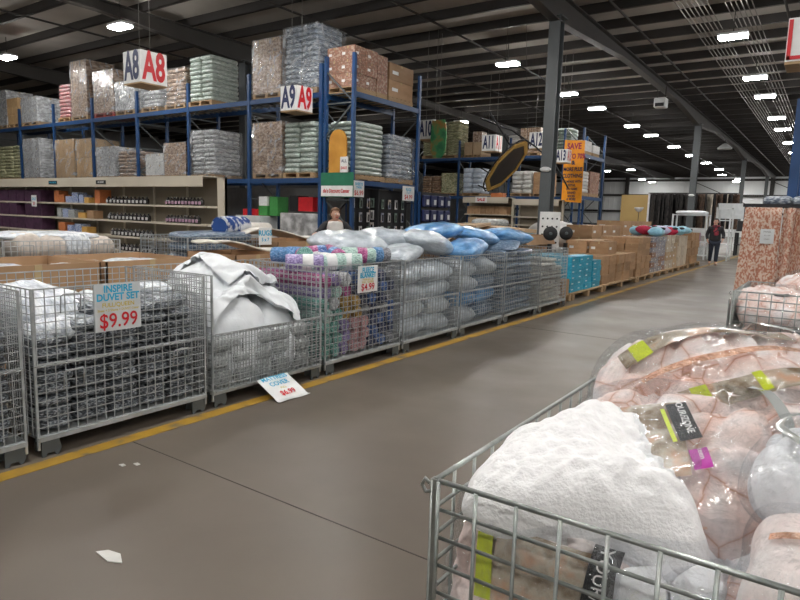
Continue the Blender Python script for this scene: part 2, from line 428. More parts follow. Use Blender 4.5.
def text_mesh(txt, size, mats, bold=.0, space=1.0, squeeze=1.0):
    def make():
        cu = bpy.data.curves.new('lettering', 'FONT')
        cu.body = txt; cu.size = size; cu.align_x = 'CENTER'; cu.align_y = 'CENTER'; cu.offset = bold * size; cu.space_character = space
        cu.resolution_u = 3
        ob = bpy.data.objects.new('lettering', cu); C.objects.link(ob)
        dg = bpy.context.evaluated_depsgraph_get()
        me = bpy.data.meshes.new_from_object(ob.evaluated_get(dg))
        bpy.data.objects.remove(ob); me.name = 'lettering'
        for v in me.vertices: v.co.x *= squeeze
        me.materials.clear(); me.materials.append(M[mats])
        return me
    return cached(('t', txt, size, mats, bold, space, squeeze), make)

def lines_on(parent, lines, y=-.006, x=0):
    """rows of lettering on a face that looks towards the thing's own -Y; (text, size, colour, z, squeeze)"""
    for t in lines:
        txt, size, colr, z = t[:4]; sq = t[4] if len(t) > 4 else 1
        put('lettering', text_mesh(txt, size * 1.12, colr, .012 if '$' in txt else (.035 if size > .04 else .02), 1.0, sq), parent, (x + (t[5] if len(t) > 5 else 0), y, z), (PI / 2, 0, 0))

# ------------------------------------------------------------------ setting
struct('floor', MB().box(-45, 14, -8, 82, -.1, 0).mesh('floor', 'concrete'))
struct('ceiling', MB().box(-45, 14, -8, 82, 7.08, 7.2).mesh('ceiling', 'deck'))
mb = MB().box(-45, 14, 81.8, 82, 0, 7.1)
for i in range(100):
    mb.box(-44.9 + i * .59, -44.82 + i * .59, 81.76, 81.8, 0, 7.1)
struct('wall_back', mb.mesh('wall_back', 'wall_panel'))
struct('wall_left', MB().box(-45.2, -45, -8, 82, 0, 7.1).mesh('wall_left', 'wall_dark'))
struct('wall_right', MB().box(14, 14.2, -8, 82, 0, 7.1).mesh('wall_right', 'wall_panel'))
struct('wall_front', MB().box(-45, 14, -8.2, -8, 0, 7.1).mesh('wall_front', 'wall_panel'))
for k, z in enumerate((2.6, 4.6, 6.4)):
    struct('trim_%d' % (k + 1), MB().box(-45, 14, 81.5, 81.76, z, z + .25).mesh('girt', 'dark_steel'))
for k, x in enumerate((-22, -14.2, -6.2, 1.8)):
    struct('wall_column', MB().box(x - .2, x + .2, 81.2, 81.7, 0, 7).mesh('wall_column', 'dark_steel'))
for k in range(3):
    x = -14.2 + k * 8
    struct('wall_brace', MB().bar((x, 81.4, 6.3), (x + 8, 81.4, 2.7), .07, .07).mesh('wall_brace', 'dark_steel'))
# floor marks
struct('floor_line', MB().box(-3.68, -3.57, -3, 40, 0, .003).mesh('floor_line', 'yellow_paint'))
for y, x0, x1 in ((2.18, -3.56, 6), (7.95, -3.56, 6)):
    struct('floor_joint', MB().box(x0, x1, y - .0035, y + .0035, 0, .0015).mesh('floor_joint', 'joint'))

# purlins, rafters, columns
pur = MB().box(-45, 14, -.04, .04, 6.84, 7.08).box(-45, 14, -.04, .06, 6.84, 6.86).mesh('purlin', 'dark_steel')
for k in range(57):
    struct('purlin', pur, (0, -4.6 + 1.53 * k, 0))
def rafter_mesh():
    mb = MB(); ys = []
    def depth(y):
        d = min(abs(y - c) for c in (-4, 15, 34, 53, 72))
        return .42 if d > 5.5 else .42 + .36 * (1 - d / 5.5)
    N = 82; y0, y1 = -7.9, 81
    for i in range(N):
        a, c = y0 + (y1 - y0) * i / N, y0 + (y1 - y0) * (i + 1) / N
        for (w, top, bot, t) in ((.02, 1, 0, 0), (.24, 0, 1, .03)):
            za, zc = 6.96 - depth(a), 6.96 - depth(c)
            b = len(mb.v)
            if top: mb.v += [(-w / 2, a, za), (w / 2, a, za), (w / 2, a, 6.84), (-w / 2, a, 6.84), (-w / 2, c, zc), (w / 2, c, zc), (w / 2, c, 6.84), (-w / 2, c, 6.84)]
            else: mb.v += [(-w / 2, a, za), (w / 2, a, za), (w / 2, a, za + t), (-w / 2, a, za + t), (-w / 2, c, zc), (w / 2, c, zc), (w / 2, c, zc + t), (-w / 2, c, zc + t)]
            for q in ((0, 1, 5, 4), (1, 2, 6, 5), (2, 3, 7, 6), (3, 0, 4, 7)): mb.face([b + z for z in q])
    mb.box(-.12, .12, y0, y1, 6.81, 6.84)
    return mb.mesh('rafter', 'rafter_steel')
rf = rafter_mesh()
for x in (-6, -16.4, -26.5, -37, 5.5):
    struct('rafter', rf, (x, 0, 0))
def column_mesh():
    mb = MB().box(-.14, .14, -.15, -.13, 0, 6.3).box(-.14, .14, .13, .15, 0, 6.3).box(-.012, .012, -.13, .13, 0, 6.3)
    mb.box(-.2, .2, -.2, .2, 0, .03).box(-.2, .2, -.2, .2, 6.27, 6.3)
    return mb.mesh('column', 'column_grey')
cm = column_mesh()
for x, y in ((-6, 15), (-6, 34), (-6, 53), (-6, 72), (-16.4, 14.4), (-16.4, 34), (-16.4, 53), (5.5, 15), (5.5, 34)):
    struct('column', cm, (x, y, 0))
# conduit bundle and sprinkler pipes under the purlins
for k in range(13):
    x = -3.75 + .11 * k + (.25 if k > 6 else 0)
    o = put('conduit', cached('conduit', lambda: MB().tube([(0, -6, 0), (0, 80, 0)], .014, 6).mesh('conduit', 'conduit')), None, (x, 0, 6.80))
    tag(o, 'thin conduit under the roof over the aisle, %s of thirteen from the left' % ORD[k], 'pipe', 'conduits over the aisle')
for k, x in enumerate((-5.0, -1.5, -1.2, -.4, -9.6, -12.4, -19.4)):
    o = put('sprinkler_pipe', cached('sp', lambda: MB().tube([(0, -6, 0), (0, 80, 0)], .03, 6).mesh('pipe', 'dark_steel')), None, (x, 0, 6.74))
    tag(o, ['dark pipe under the roof just right of the column line', 'dark pipe just right of the lamps over the aisle', 'second dark pipe right of the lamps over the aisle', 'dark pipe under the roof at the far right of the aisle', 'dark roof pipe beside the lamp row left of the columns', 'dark roof pipe above the far left racks', 'dark roof pipe over the left rack row'][k], 'pipe', 'pipes under the roof')
for k, y in enumerate((9.2, 12.2, 15.3, 18.4, 21.5)):
    pass

# ------------------------------------------------------------------ lamps
hous = MB().box(-.34, .34, -.18, .18, 0, .07).mesh('housing', 'white_housing', .01)
diff = MB().box(-.32, .32, -.16, .16, -.05, -.001).mesh('diffuser', 'lamp')
stem = MB().tube([(0, 0, .07), (0, 0, .62)], .012, 6).mesh('stem', 'dark_steel')
Y1 = [-4, 1.2, 4.6, 9.8, 18.2, 23.5, 27, 32.6, 36.5, 42.4, 48.2, 54.4, 61.1, 74.6]
rows = [(-2.6, 'over the aisle', Y1), (-8.8, 'over the column line', [-4, 1.2, 4.6, 9.8] + Y1[4:]), (-16, 'over the left racks', [-4, 1.2, 5.4, 9.8, 18.2, 28.1, 36.5, 48.2, 60]), (-22.7, 'farther left over the racks', [3, 9.9, 28, 48]), (-18.5, 'before the far wall', [61, 74.2, 79]), (-9.5, 'added for fill near the far wall', [68, 78.6]), (-3, 'added for fill at right far wall', [68, 79]), (3.8, 'added for fill beyond the right edge', [-4, .2, 4.6, 9.8, 15, 23.5, 32.6]), (10, 'added for fill along the right wall', [-2, 4.6, 11, 20]), (-31, 'at the far left', [3, 28])]  # right-hand and far-wall rows include unseen lamps added for fill
for x, where, ys in rows:
    for i, y in enumerate(ys):
        t = thing('ceiling_light', '%s ceiling light from the front in the row %s' % (ORD[i], where), 'ceiling light', (x, y, 6.2), 0, 'ceiling lights')
        put('housing', hous, t); put('diffuser', diff, t, label='glowing white panel'); put('stem', stem, t)

# ------------------------------------------------------------------ pallet racks
def beam_mesh(L): return cached(('beam', L), lambda: MB().box(0, L, -.025, .025, -.12, 0).mesh('beam', 'blue_steel'))
def upright_mesh(h): return cached(('upr', h), lambda: MB().box(-.045, .045, -.035, .035, 0, h).mesh('upright', 'blue_steel'))
def brace_frame(h, d):
    def mk():
        mb = MB(); n = int(h / .75)
        for i in range(n):
            z = .3 + i * .75
            mb.bar((0, 0, z), (0, d, z), .03, .03)
            mb.bar((0, 0, z) if i % 2 else (0, d, z), (0, d, min(h, z + .75)) if i % 2 else (0, 0, min(h, z + .75)), .03, .03)
        return mb.mesh('brace', 'grey_steel')
    return cached(('brace', h, d), mk)
def rack(label, x, y, rot, bays, pitch, depth, levels, h, group='blue pallet racks'):
    t = thing('pallet_rack', label, 'rack', (x, y, 0), rot, group)
    for i in range(bays + 1):
        for d in (0, depth): put('upright', upright_mesh(h), t, (i * pitch, d, 0))
        put('brace', brace_frame(h, depth), t, (i * pitch, 0, 0))
    for z in levels:
        for i in range(bays):
            for d in (0, depth): put('beam', beam_mesh(round(pitch - .09, 3)), t, (i * pitch + .045, d, z))
            put('deck', cached(('deckw', pitch, depth), lambda: deck_wire(pitch, depth)), t, (i * pitch, 0, z - .02))
    return t
def deck_wire(p, d):
    mb = MB()
    for i in range(10): mb.box(.1 + i * (p - .2) / 9 - .02, .1 + i * (p - .2) / 9 + .02, .03, d - .03, 0, .02)
    return mb.mesh('deck', 'grey_steel')
DZ = 2.33
rack('long blue pallet rack row facing the front behind the beige shelves', -28.16, 11.5, 0, 7, 2.535, 1.05, (2.32, 4.34), 5.0)
rack('blue pallet rack turned along the aisle with the green mascot sign frame', -9.45, 11.55, PI / 2, 1, 2.75, .85, (2.28, 4.30), 5.15)
rack('distant blue pallet rack facing the front behind the tilted trampoline', -17.42, 26.0, 0, 3, 2.6, 1.05, (2.44, 4.21), 5.0)
rack('blue pallet rack beside the orange banner, turned along the aisle', -7.67, 22.35, PI / 2, 1, 2.45, .7, (2.35, 3.85), 4.75)

# loads ------------------------------------------------------------------------
def pallet_mesh(mm):
    def mk():
        mb = MB()
        for i in range(6): mb.box(-.5, .5, -.5 + i * .172, -.5 + i * .172 + .14, .108, .13)
        for x in (-.5, -.045, .41): mb.box(x, x + .09, -.5, .5, .02, .108)
        for y in (-.5, -.07, .36): mb.box(-.5, .5, y, y + .14, 0, .02)
        return mb.mesh('pallet', mm)
    return cached(('pal', mm), mk)
def carton_mesh(mm, tape='tape', sticker=None):
    def mk():
        mb = MB().box(-.5, .5, -.5, .5, 0, 1)
        if tape: mb.box(-.502, .502, -.035, .035, .86, 1.004, 1).box(-.035, .035, -.503, .503, .80, 1.003, 1)
        if sticker: mb.box(-.40, -.18, -.504, -.49, .36, .56, 2).box(.49, .504, -.38, -.14, .36, .56, 2)
        return mb.mesh('carton', [mm] + ([tape] if tape else ['tape']) + ([sticker] if sticker else []))
    return cached(('carton', mm, tape, sticker), mk)
def layer_mesh(mm):
    def mk():
        s = Soft(.5, .5, 1, 3, p=14, q=.35, fold=.06, ffreq=5)
        return s.mesh('bag', mm, 14)
    return cached(('layer', mm), mk)
def load(label, x0, x1, y0, zb, h, mm, style='carton', depth=1.0, name='pallet_load', pal='wood', nx=None, nz=None, wrap=False, ny=1, group='wrapped loads on the racks', sticker=None, rot=0):
    w = x1 - x0
    t = thing(name, label, 'pallet load', ((x0 + x1) / 2, y0 + depth / 2, zb), rot, group)
    put('pallet', pallet_mesh(pal), t, (0, 0, 0), (0, 0, 0), (w * .98, depth, 1), label='low timber pallet')
    hh = h - .13
    r = random.Random(label)
    if style == 'carton':
        nx = nx or max(1, round(w / .45)); nz = nz or max(1, round(hh / .36))
        for k in range(nz):
            for i in range(nx):
                for j in range(ny):
                    cw, ch, cd = w / nx, hh / nz, depth / ny
                    j_ = 0 if wrap else .012
                    put('carton', carton_mesh(mm, 'tape', sticker), t, (-w / 2 + cw * (i + .5) + r.uniform(-j_, j_), -depth / 2 + cd * (j + .5) + r.uniform(-j_, j_), .13 + ch * k), (0, 0, r.uniform(-j_, j_)), (cw * .985, cd * .985, ch * .985))
    else:
        nz = nz or max(2, round(hh / .12)); nx = nx or max(1, round(w / .6))
        for k in range(nz):
            for i in range(nx):
                cw, ch = w / nx, hh / nz
                put('bag', layer_mesh(mm), t, (-w / 2 + cw * (i + .5), r.uniform(-.02, .02), .13 + ch * (k + .5)), (0, 0, r.uniform(-.03, .03) + (PI if k % 2 else 0)), (cw * 1.0, depth * r.uniform(.94, 1.0), ch * 1.1))
    if wrap:
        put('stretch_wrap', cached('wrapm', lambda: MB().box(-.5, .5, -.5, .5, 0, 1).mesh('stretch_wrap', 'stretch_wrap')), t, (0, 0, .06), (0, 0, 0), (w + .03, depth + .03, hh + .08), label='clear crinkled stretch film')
    return t
UP = [('pale wrapped load at the far left end of the top rack level', -27.65, -26.56, 1.43, 'silver_load', 'carton', True),
 ('plain kraft crate load second from the left on the top level', -26.51, -25.63, 1.08, 'kraft', 'carton', False),
 ('silver wrapped load beside the kraft crate on the top level', -25.39, -24.18, 1.02, 'silver_load', 'carton', True),
 ('narrow load of red and silver foil packs on the top level', -22.72, -21.92, 1.25, 'red_foil', 'layer', False),
 ('tall brown wrapped load rising beside the red foil packs', -21.80, -20.79, 1.92, 'brown_wrapped', 'carton', True),
 ('brown wrapped cartons on a red pallet on the top level', -20.39, -19.23, 1.45, 'brown_wrapped', 'carton', True),
 ('pale low load left of the upright under the A8 sign', -19.14, -18.10, 1.02, 'silver_load', 'carton', True),
 ('silver film load below the A8 sign', -17.73, -16.88, .95, 'silver_load', 'layer', True),
 ('silver and brown striped load right of the A8 sign', -16.57, -15.59, 1.12, 'brown_wrapped', 'layer', True),
 ('grey green stack of flat bags beside the dark column, top level', -15.45, -14.41, 1.33, 'green_white', 'layer', False),
 ('tall brown wrapped load left of the A9 sign', -12.78, -11.76, 1.45, 'brown_wrapped', 'carton', True),
 ('tall grey blue wrapped load above the A9 sign', -11.66, -10.53, 1.60, 'blue_grey_load', 'layer', True)]
for lb, x0, x1, h, mm, st, wr in UP:
    load(lb, x0, x1, 11.47, 4.345, h, mm, st, wrap=wr, pal='wood_red' if 'red pallet' in lb else 'wood')
LOW = [('stack of olive trays at the far left end of the lower rack level', -27.76, -25.67, 1.35, 'olive_box', 'layer', False),
 ('silver wrapped load with brown side, second on the lower level', -25.40, -24.18, 1.56, 'silver_load', 'carton', True),
 ('two kraft cartons stacked, left of a pair on the lower level', -23.03, -21.75, 1.42, 'kraft', 'two', True),
 ('two kraft cartons stacked, right of a pair on the lower level', -21.62, -20.64, 1.39, 'kraft', 'two', True),
 ('plain grey wrapped box load on the lower level', -20.38, -19.31, 1.08, 'silver_load', 'carton', True),
 ('brown layered bundle strapped with white film on the lower level', -19.15, -18.15, .91, 'brown_wrapped', 'layer', True),
 ('small white carton load right of the second upright, lower level', -17.58, -16.66, .77, 'white_sack', 'carton', True),
 ('brown wrapped load behind the end of the beige shelf', -16.65, -15.61, 1.06, 'brown_wrapped', 'carton', True),
 ('whitish wrapped load beside the dark column, lower level', -15.37, -14.36, 1.35, 'silver_load', 'layer', True),
 ('brown wrapped load under the A9 sign, left of the pale bags', -12.79, -11.72, 1.42, 'brown_wrapped', 'carton', True),
 ('pale green stack of flat bags under the A9 sign', -11.68, -10.62, 1.36, 'green_white', 'layer', False)]
for lb, x0, x1, h, mm, st, wr in LOW:
    load(lb, x0, x1, 11.47, 2.325, h, mm, 'carton' if st == 'two' else st, wrap=wr, nx=1 if st == 'two' else None, nz=2 if st == 'two' else None)
# loads on the rack turned along the aisle (front plane x = -9.45, so loads go to -x)
load('red printed cartons on the top level at the rack corner', -10.35, -9.5, 11.62, 4.305, 1.05, 'cardboard_red', 'carton', depth=.85, ny=2, sticker='white_card')
load('second stack of red printed cartons on the top level, farther along', -10.35, -9.5, 12.5, 4.305, 1.02, 'cardboard_red', 'carton', depth=.42)
load('large plain brown cartons at the far end of the top level', -10.35, -9.5, 13.0, 4.305, .95, 'cardboard', 'carton', depth=1.08, nx=1, nz=2, sticker='white_card')
load('pale green wrapped flat bags behind the rack corner sign', -10.35, -9.5, 11.68, 2.285, 1.38, 'green_white', 'layer', depth=1.22, nx=1, nz=11)
load('mixed kraft boxes and grey bags under film on the lower level', -10.35, -9.5, 13.05, 2.285, 1.22, 'blue_grey_load', 'layer', depth=1.15, nx=1, wrap=True)
# far rack
for lb, x0, x1, zb, h, mm, st in [
 ('stack of green and brown trays behind the A10 sign', -16.95, -14.89, 4.215, 1.69, 'olive_box', 'layer'),
 ('left brown box on the distant top level', -14.58, -14.16, 4.215, .70, 'cardboard_light', 'one'),
 ('right brown box on the distant top level under a darker box', -14.12, -13.69, 4.215, .68, 'cardboard_light', 'one'),
 ('pale stacked load right of the A11 sign', -12.41, -11.88, 4.215, .91, 'white_sack', 'layer'),
 ('pale wide load behind the trampoline top', -11.80, -10.87, 4.215, 1.19, 'brown_wrapped', 'carton'),
 ('brown film bundle at the left of the distant lower level', -16.90, -15.82, 2.445, .94, 'brown_wrapped', 'layer'),
 ('yellow green cartons on the distant lower level', -15.77, -14.90, 2.445, 1.07, 'olive_box', 'carton'),
 ('stack of white and blue bags left of the trampoline', -14.63, -13.63, 2.445, 1.28, 'white_blue', 'layer'),
 ('stack of white sacks right of the trampoline', -12.13, -11.12, 2.445, 1.11, 'white_sack', 'layer'),
 ('brown cartons between the white sacks and the grey column', -11.07, -10.38, 2.445, 1.05, 'cardboard', 'carton')]:
    load(lb, x0, x1, 26.02, zb, h, mm, 'carton' if st == 'one' else st, nx=1 if st == 'one' else None, nz=1 if st == 'one' else (5 if 'sacks' in lb or 'blue bags' in lb else None))
tag(put('carton', carton_mesh('brown_wrapped'), None, (-14.05, 26.5, 4.9), (0, 0, 0), (.46, .5, .5)), 'dark brown carton on top of the right brown box, distant top level', 'carton')
load('white cartons on the top level beside the orange banner', -8.32, -7.72, 22.55, 3.855, .50, 'white_sack', 'carton', depth=.9, nz=1)
load('small white carton stack at the far end beside the banner', -8.32, -7.72, 23.6, 3.855, .42, 'white_sack', 'carton', depth=.75, nz=1)
load('pale bagged load on the lower level beside the banner', -8.32, -7.72, 22.5, 2.355, .90, 'white_sack', 'layer', depth=.95, nx=1)
load('brown and white checkered cartons at the far end beside the banner', -8.32, -7.72, 23.5, 2.355, .95, 'cardboard_red', 'carton', depth=1.1, ny=2)
load('grey tray stack above the orange banner', -8.9, -8.36, 22.9, 3.855, 1.0, 'dark_green_wrapped', 'layer', depth=.9, nx=1)

# ------------------------------------------------------------------ hanging cube signs
def cube_sign(txt, x, y, z, s, label, left='navy', right='red', top=7.08):
    t = thing('hanging_sign', label, 'sign', (x, y, z), 0, 'aisle number cubes')
    bx = put('sign_box', cached(('sb', s), lambda: MB().box(-s, 0, 0, s, 0, s * 1.04).mesh('sign_box', 'white_card', .004)), t)
    sq = .56 if len(txt) < 3 else .44
    k = 1.28 if len(txt) < 3 else 1.12
    put('lettering', text_mesh(txt, s * k, left, .035, 1.0, sq), bx, (-s / 2, -.006, s * .52), (PI / 2, 0, 0), label='navy lettering')
    put('lettering', text_mesh(txt, s * k, right, .035, 1.0, sq), bx, (.006, s / 2, s * .52), (PI / 2, 0, PI / 2), label='red lettering')
    put('base_board', cached(('sbb', s), lambda: MB().box(-s, 0, 0, s, -.03, 0).mesh('base_board', 'wood')), t)
    for q in ((-s * .8, s * .5), (-s * .2, s * .5)):
        put('cable', cached(('cb', round(top - z - s, 2)), lambda: MB().tube([(0, 0, 0), (0, 0, top - z - s * 1.04)], .005, 5).mesh('cable', 'conduit')), t, (q[0], q[1], s * 1.04))
    return t
cube_sign('A8', -12.05, 7.8, 4.06, .62, 'white hanging cube sign reading A8 above the left racks')
cube_sign('A9', -10.62, 10.88, 3.86, .54, 'white hanging cube sign reading A9 at the rack corner')
cube_sign('A10', -10.36, 16.5, 3.82, .55, 'white hanging cube sign reading A10, partly behind a green board')
cube_sign('A11', -10.98, 22.0, 4.02, .58, 'white hanging cube sign reading A11 left of the trampoline top')
cube_sign('A12', -9.05, 22.0, 4.05, .56, 'white hanging cube sign just left of the nearest grey column')
cube_sign('A13', -7.72, 20.9, 3.42, .42, 'small white cube sign reading A13 over the orange banner')
t = cube_sign('1', -.21, 8.6, 3.36, .46, 'red and white hanging cube sign cut by the right photo edge', 'red', 'red')
for s_ in ((-.45, -.41), (-.05, -.01)):
    put('border', MB().box(s_[0], s_[1], -.012, -.004, .02, .46).mesh('border', 'red'), t)
put('border', MB().box(-.45, -.01, -.012, -.004, .02, .06).mesh('border', 'red'), t)
# green board hung in front of A10 (a plain painted board)
t = thing('hanging_board', 'green and orange painted board hung against the A10 cube', 'sign', (-10.12, 16.44, 3.22))
put('board', MB().prism([(-.26, .2), (-.15, .02), (.12, 0), (.26, .2), (.27, .85), (.2, 1.14), (-.24, 1.12), (-.28, .6)], -.015, .015, plane='xz').mesh('board', 'green_board'), t)
put('cord', MB().tube([(0, 0, 1.12), (0, 0, 3.62)], .004, 5).mesh('cord', 'conduit'), t)

# sign frame at the rack end: green panel with the centre's name, ochre board above it
t = thing('store_sign', 'green sign panel with a white strip and red lettering between two blue uprights', 'sign', (-9.86, 11.46, 1.86))
put('panel', MB().box(-.5, .5, 0, .03, 0, .58).mesh('panel', 'green_sign'), t)
put('name_strip', MB().box(-.48, .5, -.015, 0, .02, .27).mesh('name_strip', 'white_card'), t)
put('lettering', text_mesh("dle's Discount Center", .13, 'red', .02, 1, .72), t, (0, -.02, .145), (PI / 2, 0, 0))
t = thing('display_board', 'plain ochre board with a rounded top standing over the green sign panel', 'sign', (-9.84, 11.47, 2.44))
pl = [(-.27, 0), (.27, 0), (.27, .62)] + [(.27 * math.cos(a * PI / 10), .72 + .28 * math.sin(a * PI / 10)) for a in range(11)] + [(-.27, .62)]
put('board', MB().prism(pl, -.015, .015, plane='xz').mesh('board', 'ochre'), t)
t = thing('price_card', 'small white and red card stuck on the ochre board', 'sign', (-9.62, 11.44, 2.44))
put('card', MB().box(-.12, .12, -.004, .004, 0, .36).mesh('card', 'white_card'), t)
put('lettering', text_mesh('ALL', .10, 'navy', .02), t, (0, -.008, .26), (PI / 2, 0, 0)); put('lettering', text_mesh('SALE', .09, 'red', .02), t, (0, -.008, .1), (PI / 2, 0, 0))

def price_sign(label, loc, rot, w, h, lines, face='white_card', name='price_sign', tilt=0):
    t = thing(name, label, 'sign', loc, (tilt, 0, rot))
    cd = put('card', cached(('card', w, h, face), lambda: MB().box(-w / 2, w / 2, -.002, .002, 0, h).mesh('card', face)), t)
    lines_on(cd, lines, -.005)
    return t
price_sign('large price sign reading INSPIRE DUVET SET $9.99 on the second basket', (-3.695, 2.19, .715), PI / 2, .31, .30, [('INSPIRE', .056, 'cyan', .266, .92), ('DUVET SET', .056, 'cyan', .214, .92), ('FULL/QUEEN', .034, 'gold_ink', .165), ('Sheet + 2 Shams + DUVET Cover', .019, 'gold_ink', .133, .95), ('$9.99', .115, 'red', .062, .9)], 'grey_card')
price_sign('price sign reading FLEECE BLANKET $4.99 on the fleece basket', (-3.695, 4.78, .735), PI / 2, .31, .26, [('FLEECE', .062, 'cyan', .215, .85), ('BLANKET', .062, 'cyan', .165, .85), ('TWIN 60 x 80', .026, 'gold_ink', .125), ('FULL / QUEEN', .026, 'gold_ink', .1), ('$4.99', .085, 'red', .05)])
price_sign('blue and white price card reading $6.99 on the rack corner upright', (-9.405, 11.74, 1.88), PI / 2, .40, .38, [('SHEETS', .08, 'cyan', .30), ('TWIN', .07, 'cyan', .22), ('$6.99', .14, 'red', .09)])
price_sign('blue and white price card reading $4.99 farther along the rack beam', (-9.405, 13.85, 1.86), PI / 2, .55, .38, [('RUGS', .09, 'cyan', .29), ('5 x 7', .07, 'cyan', .21), ('$4.99', .15, 'red', .09)])

# fallen mattress cover sign
t = thing('floor_sign', 'bent white sign reading MATTRESS COVER propped on the floor under the baskets', 'sign', (-3.50, 3.52, 0), PI / 2)
def bent():
    vs, fs = [], []
    prof = [(.20, .135), (.15, .109), (.10, .0825), (.05, .056), (.0, .03), (-.02, .015), (-.045, .006), (-.075, .010)]
    for j, (y, z) in enumerate(prof):
        for i in range(9): vs.append((-.17 + .34 * i / 8 + (.0), y, z + .004 * math.sin(i * .8)))
    for j in range(len(prof) - 1):
        for i in range(8): fs.append([j * 9 + i, j * 9 + i + 1, (j + 1) * 9 + i + 1, (j + 1) * 9 + i])
    me = bpy.data.meshes.new('card'); me.from_pydata(vs, [], fs); me.materials.append(M['white_card'])
    bm = bmesh.new(); bm.from_mesh(me)
    g = bmesh.ops.solidify(bm, geom=bm.faces[:], thickness=.002)
    bm.to_mesh(me); bm.free(); return me
put('card', bent(), t)
an = math.atan(.525)
for txt, sz, cl, k in (('MATTRESS', .062, 'cyan', .175), ('COVER', .066, 'cyan', .115), ('FULL', .03, 'gold_ink', .065), ('$6.99', .075, 'red', .012)):
    put('lettering', text_mesh(txt, sz, cl, .02, 1, .95), t, (0, k, .030 + k * .525 + .009), (an, 0, 0))
tag(put('litter_scrap', MB().prism([(-.08, -.02), (.03, -.03), (.09, .0), (.02, .035), (-.05, .02)], 0, .004).mesh('scrap', 'litter'), None, (-2.42, 1.36, .001)), 'small white paper scrap lying on the concrete floor', 'litter')
for k, (x, y) in enumerate(((-3.27, 1.93), (-3.22, 1.99))):
    tag(put('litter_scrap', MB().prism([(-.02, -.01), (.02, -.012), (.022, .01), (-.01, .014)], 0, .004).mesh('scrap', 'litter'), None, (x, y, .001)), ['tiny white crumb on the floor near the yellow line', 'second tiny crumb on the floor, right of its neighbour'][k], 'litter')

# orange banner
t = thing('sale_banner', 'tall orange banner reading SAVE UP TO 70% hung on the rack end', 'banner', (-7.87, 21.98, 2.13))
put('cloth', MB().prism([(-.36, 0), (.38, -.05), (.37, 2.12), (-.36, 2.17)], 0, .012, plane='xz').mesh('cloth', 'orange'), t)
lines_on(t, [('SAVE', .26, 'maroon_ink', 1.93, .8), ('UP TO 70%', .22, 'maroon_ink', 1.58, .7), ('&', .18, 'navy', 1.36), ('MORE PLUS', .16, 'navy', 1.13, .75), ('CLOTHING', .17, 'navy', .90, .75), ('COMPARE WITH', .10, 'navy', .70, .8), ('RETAIL', .10, 'navy', .57, .8), ('ON NAME', .10, 'navy', .44, .8), ('BRAND', .10, 'navy', .31, .8), ('SHOES', .10, 'navy', .19, .8), ('& MORE', .10, 'navy', .08, .8)], -.006)

# tilted trampoline hung from the roof
t = thing('trampoline', 'tilted exercise trampoline with black mat and yellow rim hung from the roof', 'trampoline', (-7.9, 16.6, 2.95))
_maj = (_r * .716 - _d * .698).normalized()
_min = (_r * .698 + _d * .716).normalized()
_nrm = (_min * .955 - _f * .30).normalized()
_b = _nrm.cross(_maj).normalized()
def disc_pt(r, a, h=0): return _maj * (r * math.cos(a)) + _b * (r * math.sin(a)) + _nrm * h
def disc(r0, r1, h0, h1, n=8):
    mb = MB(); b = 0
    for h in (h0, h1):
        for r in (r0, r1):
            for k in range(n): mb.v.append(tuple(disc_pt(r, 2 * PI * (k + .5) / n, h)))
    for k in range(n):
        q = (k + 1) % n
        for a, c in ((0, n), (n, 3 * n), (3 * n, 2 * n), (2 * n, 0)): mb.face([a + k, a + q, c + q, c + k])
    return mb
mbm = MB(); mbm.v = [tuple(disc_pt(.74, 2 * PI * (k + .5) / 8, .0)) for k in range(8)] + [tuple(disc_pt(.74, 2 * PI * (k + .5) / 8, .012)) for k in range(8)]
mbm.face(range(8)); mbm.face(range(8, 16))
for k in range(8): mbm.face([k, (k + 1) % 8, 8 + (k + 1) % 8, 8 + k])
put('mat', mbm.mesh('mat', 'black'), t)
put('rim_pad', disc(.74, .88, -.02, .03).mesh('rim_pad', 'yellow_rim'), t)
for k in range(24):
    a = 2 * PI * k / 24
    put('bungee', MB().tube([disc_pt(.88, a, .0), disc_pt(.92, a + .03, .0)], .016, 5).mesh('bungee', 'black'), t)
put('frame', MB().tube([disc_pt(.9, 2 * PI * k / 24, -.02) for k in range(24)], .02, 6, closed=True).mesh('frame', 'black'), t)
for a in (.6, 2.4, 3.6, 5.6):
    put('leg', MB().tube([disc_pt(.85, a, -.02), disc_pt(.95, a, -.34)], .02, 6).mesh('leg', 'black'), t)
hp = [Vector((.25, -.3, .95)), Vector((.75, .2, .55)), Vector((1.15, .65, .12)), Vector((1.35, .85, -.25)), Vector((1.5, 1.0, -.58))]
put('handle_bar', MB().tube([hp[0] + Vector((-.9, -.2, .35))] + hp, .025, 7).mesh('handle_bar', 'black'), t)
put('handle_bar', MB().tube([hp[0] + Vector((-.55, -.35, .5)), Vector((.1, -.1, .6)), disc_pt(.85, .3)], .025, 7).mesh('handle_bar', 'black'), t)
for a in (.15, 1.9):
    p = disc_pt(.86, a)
    put('cable', MB().tube([p, Vector((p.x * .6, p.y * .6, 3.9))], .006, 5).mesh('cable', 'dark_steel'), t)

